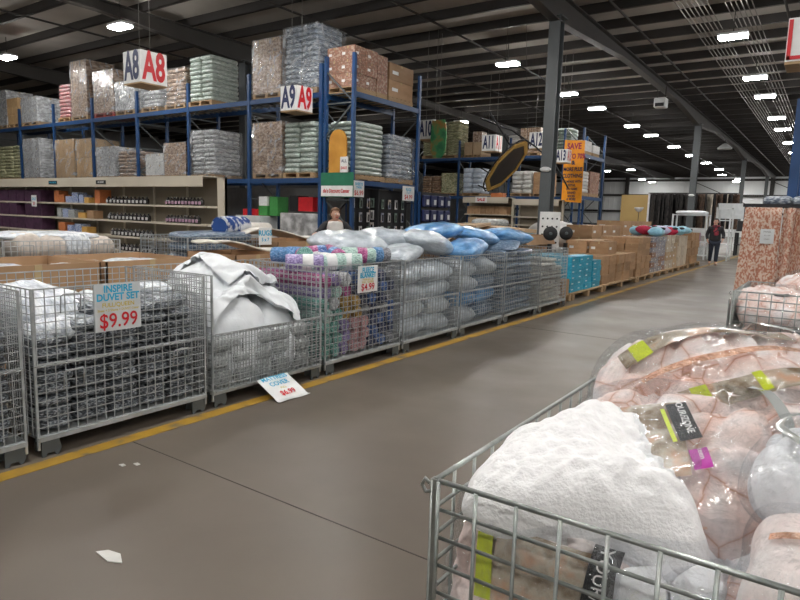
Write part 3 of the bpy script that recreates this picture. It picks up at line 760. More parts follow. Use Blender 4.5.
# emergency lamps and hanging heater
for (x, y, z, lb) in ((-6.0, 14.81, 2.70, 'white oval lamp on the nearest grey column'), (-6.0, 33.81, 2.85, 'white oval lamp on the distant grey column')):
    t = thing('wall_lamp', lb, 'lamp', (x, y, z))
    put('dome', MB().lathe([(.02, -.1), (.14, -.09), (.22, -.03), (.24, 0), (.22, .04), (.12, .09), (.02, .1)], 20).mesh('dome', 'white_plastic'), t, scale=(.62, .3, .6))
t = thing('unit_heater', 'small grey heater box hanging under the roof beam', 'heater', (-6, 26.0, 5.86))
put('case', MB().box(-.22, .22, -.22, .22, 0, .36).mesh('case', 'grey_card', .03), t)
put('louvre', MB().box(-.16, .16, -.235, -.22, .03, .16).mesh('louvre', 'black'), t)
for s in (-.15, .15): put('hanger', MB().tube([(s, 0, .36), (s, 0, .80)], .02, 6).mesh('hanger', 'dark_steel'), t)
t = thing('unit_heater', 'cone shaped roof unit hanging farther along the beam', 'heater', (-6, 43.0, 6.0))
put('case', MB().lathe([(.4, 0), (.42, .08), (.15, .3), (.06, .34)], 14).mesh('case', 'grey_card'), t)
put('hanger', MB().tube([(0, 0, .34), (0, 0, .66)], .02, 6).mesh('hanger', 'dark_steel'), t)

# ------------------------------------------------------------------ wire baskets
LB, DB = 1.2, 1.0
def grid(L, z0, z1, sx=.06, sz=.05, r=.0026, rim=True):
    mb = MB(); n = round(L / sx)
    for i in range(n + 1):
        x = -L / 2 + L * i / n; mb.box(x - r, x + r, -r, r, z0, z1)
    m_ = round((z1 - z0) / sz)
    for j in range(m_ + 1):
        z = z0 + (z1 - z0) * j / m_; k = r * (1.6 if rim and j in (0, m_) else 1)
        mb.box(-L / 2, L / 2, -k + .004, k + .004, z - k, z + k)
    return mb
def gridr(L, z0, z1, r):
    mb = MB(); n = round(L / .08)
    for i in range(n + 1):
        x = -L / 2 + L * i / n; mb.tube([(x, 0, z0), (x, 0, z1)], r, 8)
    m_ = round((z1 - z0) / .055)
    for j in range(m_ + 1):
        z = z0 + (z1 - z0) * j / m_; k = r * (1.35 if j == m_ else 1)
        mb.tube([(-L / 2, r * 1.4, z), (L / 2, r * 1.4, z)], k, 8)
    return mb
def basket(label, loc, rot, dropped=False, near=False, fold=False):
    t = thing('wire_basket', label, 'wire basket', loc, rot, 'wire pallet baskets')
    w = 'wire_near' if near else 'wire'
    g = (lambda L, a, b: gridr(L, a, b, .0038)) if near else grid
    P = lambda key, fn, *a, **k: put(key[0], cached((key, near), fn), t, *a, **k)
    P(('lower_panel',), lambda: g(LB, .13, .55).mesh('lower_panel', w), (0, -DB / 2, 0))
    gate = cached(('gate', near), lambda: g(LB - .03, .0, .445).mesh('gate', w))
    if dropped: put('gate', gate, t, (0, -DB / 2 - .022, .57), (PI, 0, 0), label='folded down upper gate')
    else: put('gate', gate, t, (0, -DB / 2 - .004, .565))
    P(('back_panel',), lambda: g(LB, .13, 1.01).mesh('back_panel', w), (0, DB / 2, 0))
    for s in (-1, 1):
        P(('side_panel',), lambda: g(DB, .13, 1.01).mesh('side_panel', w), (s * LB / 2, 0, 0), (0, 0, s * PI / 2))
        P(('corner_post',), lambda: MB().box(-.007, .007, -.007, .007, .05, 1.012).mesh('corner_post', w), (s * (LB / 2 - .004), -DB / 2 + .004, 0))
        P(('corner_post',), lambda: None, (s * (LB / 2 - .004), DB / 2 - .004, 0))
    def hinge():
        mb = MB()
        if near: return MB().tube([(-LB / 2, 0, 0), (LB / 2, 0, 0)], .004, 6).mesh('hinge_wire', w)
        n = 60
        return MB().tube([(-LB / 2 + LB * i / n, .006 * math.cos(i * 1.9), .006 * math.sin(i * 1.9)) for i in range(n + 1)], .004, 5).mesh('hinge_wire', w)
    P(('hinge_wire',), hinge, (0, -DB / 2 - .008, .557))
    P(('floor_grid',), lambda: MB().box(-LB / 2, LB / 2, -DB / 2, DB / 2, .118, .124).mesh('floor_grid', w))
    P(('base_frame',), lambda: MB().box(-LB / 2, LB / 2, -DB / 2 - .012, -DB / 2 + .03, .10, .128).box(-LB / 2, LB / 2, DB / 2 - .03, DB / 2 + .012, .10, .128).box(-.03, .03, -DB / 2, DB / 2, .10, .12).mesh('base_frame', w))
    for sx in (-1, 1):
        for sy in (-1, 1):
            P(('foot',), lambda: MB().prism([(-.05, .1), (.05, .1), (.065, .035), (.045, .0), (.03, .0), (.02, .02), (-.02, .02), (-.03, .0), (-.05, 0), (-.05, .03)], -.045, -.035, plane='xz').prism([(-.05, .1), (.05, .1), (.05, .02), (-.05, .02)], .035, .045, plane='xz').box(-.04, .04, -.045, .045, .085, .1).mesh('foot', 'grey_steel'), (sx * (LB / 2 - .07), sy * (DB / 2 - .045), 0), (0, 0, 0 if sy < 0 else PI))
    for sx in () if near else (-1, 1):
        P(('latch',), lambda: MB().tube([(-.06, 0, .0), (-.06, -.012, .10), (-.05, -.018, .112), (.05, -.018, .112), (.06, -.012, .10), (.06, 0, .0)], .0042, 6).mesh('latch', w), (sx * (LB / 2 - .22), -DB / 2 - .008, .86 if not dropped else .42))
        P(('latch',), lambda: None, (sx * (LB / 2 - .22), -DB / 2 - .008, .40))
    for sx in (-1, 1):
        if near: P(('hook',), lambda: MB().tube([(0, 0, 0), (-.010, 0, .008), (-.017, 0, -.006), (-.008, 0, -.018), (.006, 0, -.012)], .004, 7).mesh('hook', w), (sx * (LB / 2 + .006), -DB / 2, 1.0))
    return t
YB = [1.02 + 1.262 * i for i in range(8)]
BL = ['wire basket at the left photo edge with dark grey bedding', 'wire basket with the large $9.99 price sign', 'wire basket with its front gate folded down, full of white covers', 'wire basket of rolled fleece blankets with the $4.99 sign', 'wire basket of clear bagged white pillows', 'wire basket of mixed white and blue bagged pillows', 'wire basket of folded blue packs', 'small looking wire basket of cream towels at the row end']
for i, y in enumerate(YB):
    basket(BL[i], (-4.23, y, 0), PI / 2, dropped=(i == 2))
XF = -3.74   # inner face of the fronts

# packages
def pack_mesh(mm, seed, p=6, q=.38, fold=.05, ffreq=6, n=16):
    return cached(('pack', mm, seed, p), lambda: Soft(.5, .5, 1, seed, p=p, q=q, fold=fold, ffreq=ffreq).mesh('pack', mm, n))
def pack(name, label, cat, group, mm, loc, size, rot=(0, 0, 0), seed=0, **k):
    o = put(name, pack_mesh(mm, seed, **k), None, loc, rot, size)
    return tag(o, label, cat, group)
def stack(y0, y1, cols, z0, layer, rows, depth, name, what, where, mm, cat, group, jit=.02, mats=None, seed=1, x=XF, short=None):
    r = random.Random(seed); w = (y1 - y0) / cols
    for c in range(cols):
        for k in range(rows if short is None else short[c]):
            d = depth * r.uniform(.93, 1.0)
            o = pack(name, '%s %s, %s column, %s layer up' % (what, where, ORD[c], ORD[k]), cat, group, (mats[r.randrange(len(mats))] if mats else mm),
                     (x - .03 - d / 2 - r.uniform(0, jit), y0 + w * (c + .5) + r.uniform(-jit, jit) * .4, z0 + layer * (k + .5)), (d, w * .96, layer * 1.08), (r.uniform(-.03, .03), 0, r.uniform(-.04, .04)), r.randrange(4))
# basket 0 and 1: grey duvet sets
stack(.46, 1.58, 5, .13, .073, 9, .5, 'duvet_pack', 'dark grey bagged duvet', 'in the left edge basket', 'duvet_grey', 'bedding pack', 'grey duvet packs in the left edge basket', seed=2)
stack(1.72, 2.84, 5, .13, .073, 8, .5, 'duvet_pack', 'grey bagged duvet set', 'in the $9.99 basket', 'duvet_grey', 'bedding pack', 'grey duvet sets in the signed basket', seed=3, short=[8, 9, 9, 10, 9])
TOP1 = [(-4.35, 1.98, .80, .60, .5, .30, .2, 'duvet_white', 'large white folded duvet heaped at the left of the $9.99 basket'), (-4.05, 1.95, .70, .42, .36, .16, -.3, 'duvet_white', 'white and grey duvet lying behind the wires left of the big price sign'), (-4.1, 2.3, .80, .4, .3, .12, .5, 'duvet_grey', 'grey duvet pack directly behind the big price sign'), (-4.4, 2.5, .80, .5, .4, .16, -.2, 'duvet_white', 'pale folded duvet at the back right of the $9.99 basket'), (-3.95, 2.62, .84, .36, .34, .10, .3, 'duvet_grey', 'grey glossy duvet pack on top right of the big price sign'), (-4.15, 2.72, .90, .4, .25, .10, -.4, 'duvet_white', 'whitish pack leaning on the right end of the $9.99 basket'), (-4.55, 2.1, .62, .36, .6, .5, 0, 'duvet_grey', 'dark duvet pack deep at the back of the $9.99 basket')]
for i, (x, y, z, sx, sy, sz, rt, mm, lb) in enumerate(TOP1):
    pack('duvet_pack', lb, 'bedding pack', 'duvets heaped in the signed basket', mm, (x, y, z), (sx, sy, sz), (.1 * math.sin(i * 2), .18 * math.sin(i * 3 + 1), rt), 5 + i, p=4, q=.5, fold=.10, n=24)
pack('duvet_pack', 'pale duvet heaped at the back of the left edge basket', 'bedding pack', 'duvets heaped in the signed basket', 'duvet_grey', (-4.3, 1.2, .84), (.6, .6, .2), (0, .1, .2), 4)
# basket 2: white covers
stack(2.98, 4.08, 5, .13, .13, 3, .45, 'cover_bundle', 'pale bundled mattress cover', 'behind the folded gate', 'white_bundle', 'bedding pack', 'cover bundles behind the folded gate', seed=5, jit=.03)
def heap(a, b, h, seed, n=64):
    return Soft(a, b, h, seed, p=2.5, q=.62, fold=.06, ffreq=3.0, ridge=.055, rf=5.0, flat=.15, fine=.004, finef=16).mesh('cover', 'white_cover', n)
# crumpled sheets: cloth dropped into the open basket, then kept as plain meshes
def drop_sheets(specs, origin):
    props = []; lumps = []
    def solid(me):
        o = bpy.data.objects.new('collider', me); C.objects.link(o)
        o.modifiers.new('c', 'COLLISION'); o.collision.thickness_outer = .012; o.collision.cloth_friction = 15; o.collision.damping = .6
        props.append(o)
    def lump(c, r, sd):
        bm = bmesh.new(); bmesh.ops.create_icosphere(bm, subdivisions=4, radius=1)
        for v in bm.verts:
            n = v.co.normalized(); k = 1 + .14 * noise.noise(n * 1.8 + Vector((sd, 0, 0)))
            v.co = Vector((n.x * r[0] * k + c[0], n.y * r[1] * k + c[1], n.z * r[2] * k + c[2]))
        me = bpy.data.meshes.new('cover'); bm.to_mesh(me); bm.free(); solid(me)
        vis = me.copy(); vis.materials.append(M['white_cover'])
        for v in vis.vertices:
            P = v.co * 4 + Vector((sd, sd, 0)); P += .5 * Vector((noise.noise(P), noise.noise(P + Vector((5, 1, 2))), 0)); q_ = noise.noise(P)
            v.co -= v.co.normalized() * (.012 + .05 * max(0, .35 - math.sqrt(q_ * q_ + .004)))
        for f in vis.polygons: f.use_smooth = True
        lumps.append(vis)
    lump((-.08, -.18, -.08), (.38, .38, .60), 1); lump((.06, .26, -.16), (.38, .30, .46), 5); lump((.26, -.20, -.1), (.2, .34, .40), 3)
    solid(MB().box(-.6, .6, -.7, .7, -.3, -.08).mesh('base', 'white_cover'))
    for q in ((.46, 1.2, -.8, .8), (-1.2, -.47, -.8, .8), (-.9, .9, -1.2, -.57), (-.9, .9, .57, 1.2)): solid(MB().box(*q, -.3, .9).mesh('side', 'white_cover'))
    out = []
    for (n, w, sd, z0, frames, cx, cy, rot) in specs:
        vs = []
        for j in range(n + 1):
            for i in range(n + 1):
                u, v = i / n - .5, j / n - .5
                x, y = u * w * .84, v * w
                z = .05 * noise.noise(Vector((u * 3 + sd, v * 3, sd))) - .3 * (u * u + v * v)
                vs.append((cx + x * math.cos(rot) - y * math.sin(rot), cy + x * math.sin(rot) + y * math.cos(rot), z0 + z))
        me = bpy.data.meshes.new('cover')
        me.from_pydata(vs, [], [[j * (n + 1) + i, j * (n + 1) + i + 1, (j + 1) * (n + 1) + i + 1, (j + 1) * (n + 1) + i] for j in range(n) for i in range(n)])
        o = bpy.data.objects.new('sheet', me); C.objects.link(o)
        md = o.modifiers.new('cloth', 'CLOTH'); st = md.settings
        st.quality = 6; st.mass = .3; st.tension_stiffness = 15; st.compression_stiffness = 15; st.shear_stiffness = 6; st.bending_stiffness = 7; st.air_damping = 3
        st.shrink_min = SHEET_GROW
        cs = md.collision_settings; cs.use_self_collision = True; cs.self_distance_min = .014; cs.distance_min = .014; cs.collision_quality = 3
        md.point_cache.frame_start = 1; md.point_cache.frame_end = frames
        for f in range(1, frames + 1): bpy.context.scene.frame_set(f)
        me2 = bpy.data.meshes.new_from_object(o.evaluated_get(bpy.context.evaluated_depsgraph_get()))
        bpy.data.objects.remove(o)
        me2.materials.clear(); me2.materials.append(M['white_cover'])
        for f in me2.polygons: f.use_smooth = True
        solid(me2.copy()); out.append(me2)
        bpy.context.scene.frame_set(1)
    for o in props: bpy.data.objects.remove(o)
    return out + lumps
SHEET_GROW = -.38
for me, lb in zip(drop_sheets([(44, 1.06, 1.0, .74, 80, .02, .0, 0), (36, .84, 4.0, .84, 80, .10, -.06, .35)], None), ('large crumpled white mattress cover filling the open basket', 'second crumpled white mattress cover lying over the first, nearer the fleece', 'tall white mattress cover bundle under the crumpled sheets, left', 'white mattress cover bundle under the crumpled sheets, nearer the fleece', 'white mattress cover bundle pressed against the folded gate')):
    o = put('mattress_cover', me, None, (-4.23, 3.544, .5)); tag(o, lb, 'mattress cover', 'white mattress covers')
    if 'sheets' not in lb and 'gate' not in lb:
        sb = o.modifiers.new('smooth', 'SUBSURF'); sb.levels = 1; sb.render_levels = 1
# basket 3: rolled fleece
def roll_mesh(mm):
    def mk():
        r = .5
        prof = [(.04, -.47), (.10, -.49), (.16, -.47), (.24, -.50), (.30, -.475), (.38, -.50), (.45, -.49), (.49, -.46), (.50, -.40), (.49, -.15), (.50, .1), (.49, .40), (.48, .46), (.44, .49), (.36, .5), (.28, .475), (.2, .5), (.1, .48), (.03, .5)]
        return MB().lathe(prof, 16, axis='x').mesh('roll', mm)
    return cached(('roll', mm), mk)
FC = ['teal', 'purple', 'pink', 'mustard', 'navy', 'blue', 'grey', 'magenta', 'mint', 'white', 'sky']
NAMEC = {'sky': 'sky blue', 'navy': 'dark navy', 'mustard': 'mustard yellow', 'magenta': 'deep pink'}
PATT = ['teal teal purple pink pink navy blue grey', 'teal teal purple pink pink blue navy navy', 'teal teal purple pink pink navy blue blue', 'mint teal mustard mustard grey navy grey blue', 'teal white mustard mustard navy blue navy grey', 'purple mint magenta navy grey navy blue navy', 'magenta purple white blue navy sky navy grey']
rr = random.Random(11)
for k, row in enumerate(PATT):
    for c, col in enumerate(row.split()):
        for back in ((0, 1) if c < 1 or k == 6 else (0,)):
            o = put('fleece_roll', roll_mesh('fleece_' + col), None, (-4.0 - .46 * back + rr.uniform(-.02, .01), 4.28 + c * .146 + (.03 if k % 2 else 0), .195 + k * .112), (rr.uniform(0, 3), 0, 0), (.44, .142, .12))
            tag(o, '%s rolled fleece, %s from left in %s layer up%s' % (NAMEC.get(col, col), ORD[c], ORD[k], ', rear row' if back else ''), 'fleece blanket', 'rolled fleece blankets')
TOPF = [(-4.1, 4.32, 'purple', .5), (-4.25, 4.45, 'teal', -.9), (-3.98, 4.50, 'mint', .8), (-4.4, 4.42, 'sky', .2), (-4.15, 4.66, 'white', -.5), (-4.4, 4.70, 'blue', .7), (-3.95, 4.72, 'mint', .35), (-4.2, 4.86, 'magenta', -.7), (-4.45, 4.92, 'mint', .4), (-3.98, 4.98, 'mint', .6), (-4.2, 5.08, 'sky', -.2), (-3.95, 5.2, 'grey', .9), (-4.3, 5.25, 'magenta', .1), (-4.5, 5.2, 'sky', .6)]
for i, (x, y, col, rt) in enumerate(TOPF):
    o = put('fleece_roll', roll_mesh('fleece_' + col), None, (x, y, 1.02 + (.05 if i % 2 else 0)), (0, rr.uniform(-.15, .15), rt + .25), (.36, .16, .16))
    sl = ['white_card', 'fleece_magenta', 'white_plastic', 'fleece_sky'][i % 4]
    put('paper_sleeve', cached(('sleeve', sl), lambda: MB().lathe([(.40, -.13), (.512, -.13), (.512, .15), (.40, .15)], 16, axis='x').mesh('paper_sleeve', sl)), o, (.08, 0, 0), label='paper sleeve')
    tag(o, '%s fleece roll tossed on the $4.99 basket top, %s from left' % (NAMEC.get(col, col), ORD[i]), 'fleece blanket', 'fleece rolls on top')
# baskets 4-6: pillows
def pillow_things(y0, y1, rows, mmf, where, group, seed, cols=2, lay=.2):
    r = random.Random(seed); w = (y1 - y0) / cols
    for k in range(rows):
        for c in range(cols):
            mm = mmf(c, k)
            nm = 'blue' if 'blue' in mm else ('denim blue' if 'denim' in mm else 'white')
            pack('bagged_pillow', '%s bagged pillow %s, %s column, %s layer up' % (nm, where, ORD[c], ORD[k]), 'pillow', group, mm, (XF - .33 + r.uniform(-.03, .0), y0 + w * (c + .5), .13 + lay * (k + .5)), (.58, w * 1.10, lay * 1.36), (r.uniform(-.12, .12), r.uniform(-.05, .05), r.uniform(-.1, .1)), 30 + r.randrange(5), p=3, q=.5, fold=.09, n=20)
pillow_things(5.50, 6.62, 4, lambda c, k: 'pillow_bag_white', 'in the all white basket', 'white pillows in the all white basket', 3)
pillow_things(6.76, 7.86, 4, lambda c, k: 'pillow_bag_white' if (c == 0 and k != 1) or k == 3 else 'pillow_bag_blue' if k % 2 else 'denim_pack', 'in the mixed basket', 'pillows in the mixed basket', 4)
stack(8.02, 9.12, 2, .13, .09, 10, .6, 'blue_pack', 'folded blue bedding pack', 'in the all blue basket', 'denim_pack', 'bedding pack', 'folded blue packs', seed=9)
stack(9.28, 10.40, 4, .13, .072, 8, .5, 'folded_towel', 'folded cream towel', 'in the end basket', 'cream_towel', 'towel', 'folded cream towels', seed=10, short=[7, 9, 10, 8])
TOPP = [(-4.42, 5.35, 1.16, .62, .85, .28, 'pillow_bag_white', 'long white bagged pillow heaped over the left end of the pillow basket'), (-4.05, 5.75, 1.04, .5, .62, .22, 'pillow_bag_white', 'white bagged pillow at the front top of the pillow basket'), (-4.45, 6.05, 1.20, .6, .75, .26, 'pillow_bag_white', 'white bagged pillow at the back top of the pillow basket'), (-4.1, 6.5, 1.16, .55, .95, .26, 'pillow_bag_white', 'wide white bagged pillow topping the right end of the white pillows'), (-4.45, 7.15, 1.28, .55, .85, .24, 'pillow_bag_blue', 'bright blue bagged pillow topmost over the mixed basket'), (-4.0, 7.25, 1.06, .5, .75, .28, 'pillow_bag_blue', 'blue bagged pillow slumping over the mixed basket front'), (-4.3, 8.05, 1.22, .6, .8, .24, 'pillow_bag_blue', 'blue bagged pillow between the mixed and the all blue basket'), (-4.2, 8.9, 1.20, .6, .85, .26, 'pillow_bag_blue', 'blue bagged pillow at the far end on the all blue basket'), (-4.05, 8.45, 1.08, .55, .7, .14, 'denim_pack', 'flat blue pack lying on top of the all blue basket')]
for i, (x, y, z, sx, sy, sz, mm, lb) in enumerate(TOPP):
    pack('bagged_pillow', lb, 'pillow', 'pillows heaped over the baskets', mm, (x, y, z), (sx, sy, sz), (.16 * math.sin(i * 1.7), .12 * math.cos(i * 2.1), .35 * math.sin(i * 2.6)), 40 + i, p=2.6, q=.5, fold=.09, n=26)

# ------------------------------------------------------------------ second row: open cartons and bedding behind the baskets
def open_carton(label, x0, x1, y0, y1, h, mm='cardboard', flaps=True, group='open cartons behind the baskets'):
    t = thing('open_carton', label, 'carton', ((x0 + x1) / 2, (y0 + y1) / 2, 0), 0, group)
    w, d = (x1 - x0) / 2, (y1 - y0) / 2
    put('body', MB().box(-w, w, -d, -d + .015, .0, h).box(-w, w, d - .015, d, .0, h).box(-w, -w + .015, -d, d, .0, h).box(w - .015, w, -d, d, .0, h).box(-w, w, -d, d, 0, .02).box(-w, w, -d, d, h - .22, h - .2).mesh('body', mm), t)
    if flaps:
        put('flap', MB().bar((w, 0, h), (w + .10, 0, h - .20), d * 1.9, .012, up=(1, 0, 0)).mesh('flap', mm), t)
    put('tape', MB().box(w, w + .002, -.03, .03, .1, h).mesh('tape', 'tape'), t)
    put('tape', MB().box(-.03, .03, -d - .002, -d, .1, h).mesh('tape', 'tape'), t)
    return t
open_carton('open brown carton behind the $9.99 basket, left of a dark gap', -6.3, -5.35, 1.95, 3.02, 1.0, flaps=False)
open_carton('open brown carton behind the $9.99 basket, right of the dark gap', -6.3, -5.35, 3.07, 4.0, 1.0, flaps=False)
open_carton('open brown carton behind the left edge basket', -6.3, -5.35, .7, 1.85, .98, flaps=False)
open_carton('first open brown carton behind the white covers', -6.2, -5.35, 4.55, 5.2, 1.0, flaps=False)
open_carton('second open brown carton behind the white covers', -6.2, -5.35, 5.24, 6.1, 1.0, flaps=False)
open_carton('open brown carton behind the fleece rolls', -6.2, -5.35, 6.14, 7.0, .98, flaps=False)
open_carton('wide open carton in front of the standing person', -7.55, -6.5, 6.3, 7.5, 1.06, flaps=False)
open_carton('open carton right of the standing person', -7.55, -6.5, 7.55, 8.7, 1.06, flaps=False)
# bedding in small baskets behind the cartons
for i, (x, y, lb) in enumerate([(-7.0, 3.3, 'rear wire basket of cream pillow covers left of the beige shelf bottles'), (-7.0, 2.05, 'rear wire basket at the left photo edge with a small price card'), (-7.1, 5.45, 'rear wire basket full of folded denim blue packs')]):
    basket(lb, (x, y, .12), PI / 2)
def small_goods(label0, name, cat, spots, mm, size, seed=0, p=4):
    for i, (x, y, z, rt, lb) in enumerate(spots):
        pack(name, lb, cat, label0, mm if isinstance(mm, str) else mm[i % len(mm)], (x, y, z), size if not isinstance(size, list) else size[i], (rt * .4, rt * .5, rt), seed + i, p=p, q=.5, fold=.08)
small_goods('cream pillow covers in the rear basket', 'pillow_cover', 'pillow cover', [(-6.75, 3.0, 1.06, .2, 'cream pillow cover at the left of the rear basket'), (-6.72, 3.25, 1.04, -.3, 'pinkish cream cover second from the left in the rear basket'), (-6.75, 3.5, 1.06, .1, 'white cover in the middle of the rear basket'), (-6.75, 3.75, 1.04, .4, 'cream cover at the right of the rear basket'), (-6.95, 3.3, 1.16, 0, 'flat pale blanket laid over the rear basket top')], ['cream_cloth', 'cream_cloth', 'duvet_white', 'cream_cloth', 'duvet_white'], [(.3, .3, .28), (.3, .28, .26), (.3, .3, .28), (.3, .32, .24), (.6, 1.0, .10)], 60)
small_goods('left rear bedding', 'pillow_cover', 'pillow cover', [(-6.75, 2.2, 1.06, .2, 'pale bedding pack beside the small rear price card'), (-6.85, 2.55, 1.1, -.2, 'grey white bedding pack at the right end of the left rear basket'), (-6.8, 1.9, 1.1, .3, 'grey bedding pack at the far left of the rear baskets')], ['duvet_white', 'duvet_white', 'duvet_grey'], (.5, .42, .3), 66)
small_goods('flat blankets on the open cartons', 'folded_blanket', 'blanket', [(-5.8, 3.15, .86, .1, 'grey striped blanket lying in the open cartons, left'), (-5.8, 3.65, .88, -.1, 'grey white blanket lying in the open cartons, right'), (-5.85, 2.4, .86, .05, 'pale blanket lying in the left open carton')], ['duvet_white', 'duvet_white', 'duvet_white'], (.7, .6, .20), 70)
for k in range(7):
    pack('denim_pack', 'folded denim blue pack in the rear basket, %s layer up' % ORD[k], 'bedding pack', 'denim packs in the rear basket', 'denim_pack', (-6.9, 5.45, .32 + .135 * k), (.55, 1.08, .145), (0, 0, .02 * (-1) ** k), k % 4)
price_sign('small price card ending in 99 hung on the left rear basket', (-6.43, 2.45, 1.02), PI / 2, .16, .24, [('SETS', .05, 'cyan', .19), ('$4.99', .07, 'red', .06, .8)], 'white_card')
price_sign('light blue card on the denim packs basket beside the rug roll', (-6.55, 6.1, 1.02), PI / 2, .24, .24, [('RUGS', .09, 'cyan', .16), ('5 x 7', .06, 'cyan', .07)], 'white_card')
# rugs
def rug_roll(label, p, q, r, mm, end):
    t = thing('rug_roll', label, 'rug', p)
    p, q = Vector(p), Vector(q); d = q - p
    put('outer_wrap', MB().tube([(0, 0, 0), d * .5 + Vector((0, 0, .01)), d], r, 18).mesh('outer_wrap', mm), t)
    u = d.normalized()
    put('core_end', MB().tube([-u * .004, -u * .001], r * .82, 18).mesh('core_end', end), t)
    return t
rug_roll('blue and white rug roll lying on the denim packs basket', (-6.78, 5.50, 1.27), (-7.0, 6.10, 1.27), .13, 'rug_blue', 'rug_blue_solid')
def wavy_rug(label, x, y, z, L, Wd, h, seed, rt):
    def mk():
        vs, fs = [], []; n, m_ = 40, 6
        for j in range(m_ + 1):
            for i in range(n + 1):
                u = i / n; w = u * 2.6 + seed
                zz = h * max(0, math.sin(w * 1.6)) * (1 - u) + .012 * math.sin(j + seed) * (1 - u) + h * .15
                vs.append((u * L - L / 2, Wd * (j / m_ - .5), zz))
        for j in range(m_):
            for i in range(n): fs.append([j * (n + 1) + i, j * (n + 1) + i + 1, (j + 1) * (n + 1) + i + 1, (j + 1) * (n + 1) + i])
        me = bpy.data.meshes.new('rug'); me.from_pydata(vs, [], fs); me.materials.append(M['rug_cream'])
        for f in me.polygons: f.use_smooth = True
        bm = bmesh.new(); bm.from_mesh(me); bmesh.ops.solidify(bm, geom=bm.faces[:], thickness=.02); bm.to_mesh(me); bm.free()
        return me
    o = put('cream_rug', mk(), None, (x, y, z), (0, 0, rt)); tag(o, label, 'rug', 'cream rugs')
wavy_rug('cream rug with a raised fold spread over the cartons behind the white covers', -6.95, 6.75, 1.07, 1.9, .6, .20, .2, PI / 2)
wavy_rug('second cream rug curling on the carton edge right of the blue rug roll', -5.85, 5.2, 1.0, 1.3, .5, .14, .5, PI / 2 - .1)
rug_roll('cream rug roll lying behind the white covers', (-7.0, 5.85, 1.22), (-7.2, 6.75, 1.22), .09, 'rug_cream', 'rug_cream')
# cardboard heap behind the blue pillows
rh = random.Random(5)
HE = [('flattened brown carton leaning at the left of the cardboard heap', -6.0, 9.7, 1.0, .9, 1.1, .02, .35, .2), ('flat carton lying on top of the cardboard heap', -6.1, 10.8, 1.28, 1.0, 1.6, .06, .05, .3), ('second flat carton sliding off the cardboard heap', -6.0, 12.4, 1.22, .9, 1.7, .08, -.06, -.1), ('tan flattened carton at the front of the heap', -5.7, 11.6, 1.14, .8, 1.5, .05, .12, .1)]
for lb, x, y, z, sx, sy, sz, tl, rt in HE:
    tag(put('flat_carton', carton_mesh('cardboard_light', None), None, (x, y, z), (tl * .5, -tl, rt), (sx, sy, sz)), lb, 'carton', 'flattened cartons in the heap')
open_carton('brown carton under the cardboard heap, left', -6.5, -5.5, 9.3, 10.6, .98)
open_carton('brown carton under the cardboard heap, middle', -6.5, -5.5, 10.7, 12.1, 1.1)
open_carton('tall brown carton under the cardboard heap beside the grey column', -6.4, -5.4, 12.3, 14.0, 1.12)
for i, (x, y, z, sx, sy, sz, mm, lb) in enumerate([(-6.6, 13.2, 1.36, .5, 1.4, .2, 'white_bundle', 'pale grey bundle lying on the cardboard heap'), (-5.9, 13.4, 1.17, .4, .7, .1, 'plush_sky', 'light blue pack lying on the cardboard beside the column')]):
    pack('bundle', lb, 'bedding pack', None, mm, (x, y, z), (sx, sy, sz), (0, 0, .1), 80 + i)

# ------------------------------------------------------------------ beige gondola shelves
def gondola(label, x, y, L, zs, depth, canopy, hgt, rot=0):
    t = thing('gondola_shelf', label, 'shelf unit', (x, y, 0), rot, 'beige gondola shelves')
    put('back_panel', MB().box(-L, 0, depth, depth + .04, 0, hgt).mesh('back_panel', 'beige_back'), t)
    put('end_panel', MB().prism([(0, 0), (depth + .04, 0), (depth + .04, hgt), (depth * .55, hgt), (depth * .62, .4), (0, .2)], -.02, .0, plane='yz').mesh('end_panel', 'beige_shelf'), t)
    put('base', MB().box(-L, 0, 0, depth, 0, .15).mesh('base', 'beige_shelf'), t)
    for z in zs: put('shelf', MB().box(-L, -.02, .02, depth, z - .04, z).mesh('shelf', 'beige_shelf'), t)
    n = int(L / 1.22)
    for i in range(n + 1): put('upright', MB().box(-L + (L - .05) * i / n, -L + (L - .05) * i / n + .05, depth - .03, depth, 0, hgt).mesh('upright', 'beige_shelf'), t)
    if canopy: put('canopy', MB().prism([(-.12, hgt - .22), (-.12, hgt), (depth, hgt), (depth, hgt - .02), (-.10, hgt - .02), (-.10, hgt - .22)], -L, 0, plane='yz').mesh('canopy', 'beige_shelf'), t)
    return t
gondola('long beige shelf unit below the left racks with dark bottles', -10.62, 8.3, 12.5, (1.55, 1.17, .80, .45), .48, True, 2.16)
gondola('beige shelf unit with brown boxes below the trampoline', -10.05, 21.5, 1.9, (1.6, 1.25), .5, True, 2.24)
gondola('beige shelf unit left of the grey column below the white sacks', -8.1, 21.5, 1.75, (1.55, 1.25), .5, True, 2.18)
bp = lambda mm: cached(('blk', mm), lambda: MB().box(-.5, .5, -.5, .5, 0, 1).mesh('box', mm, .012))
SH = [1.55, 1.17, .80, .45]
SN = ['top', 'second', 'third', 'lowest']
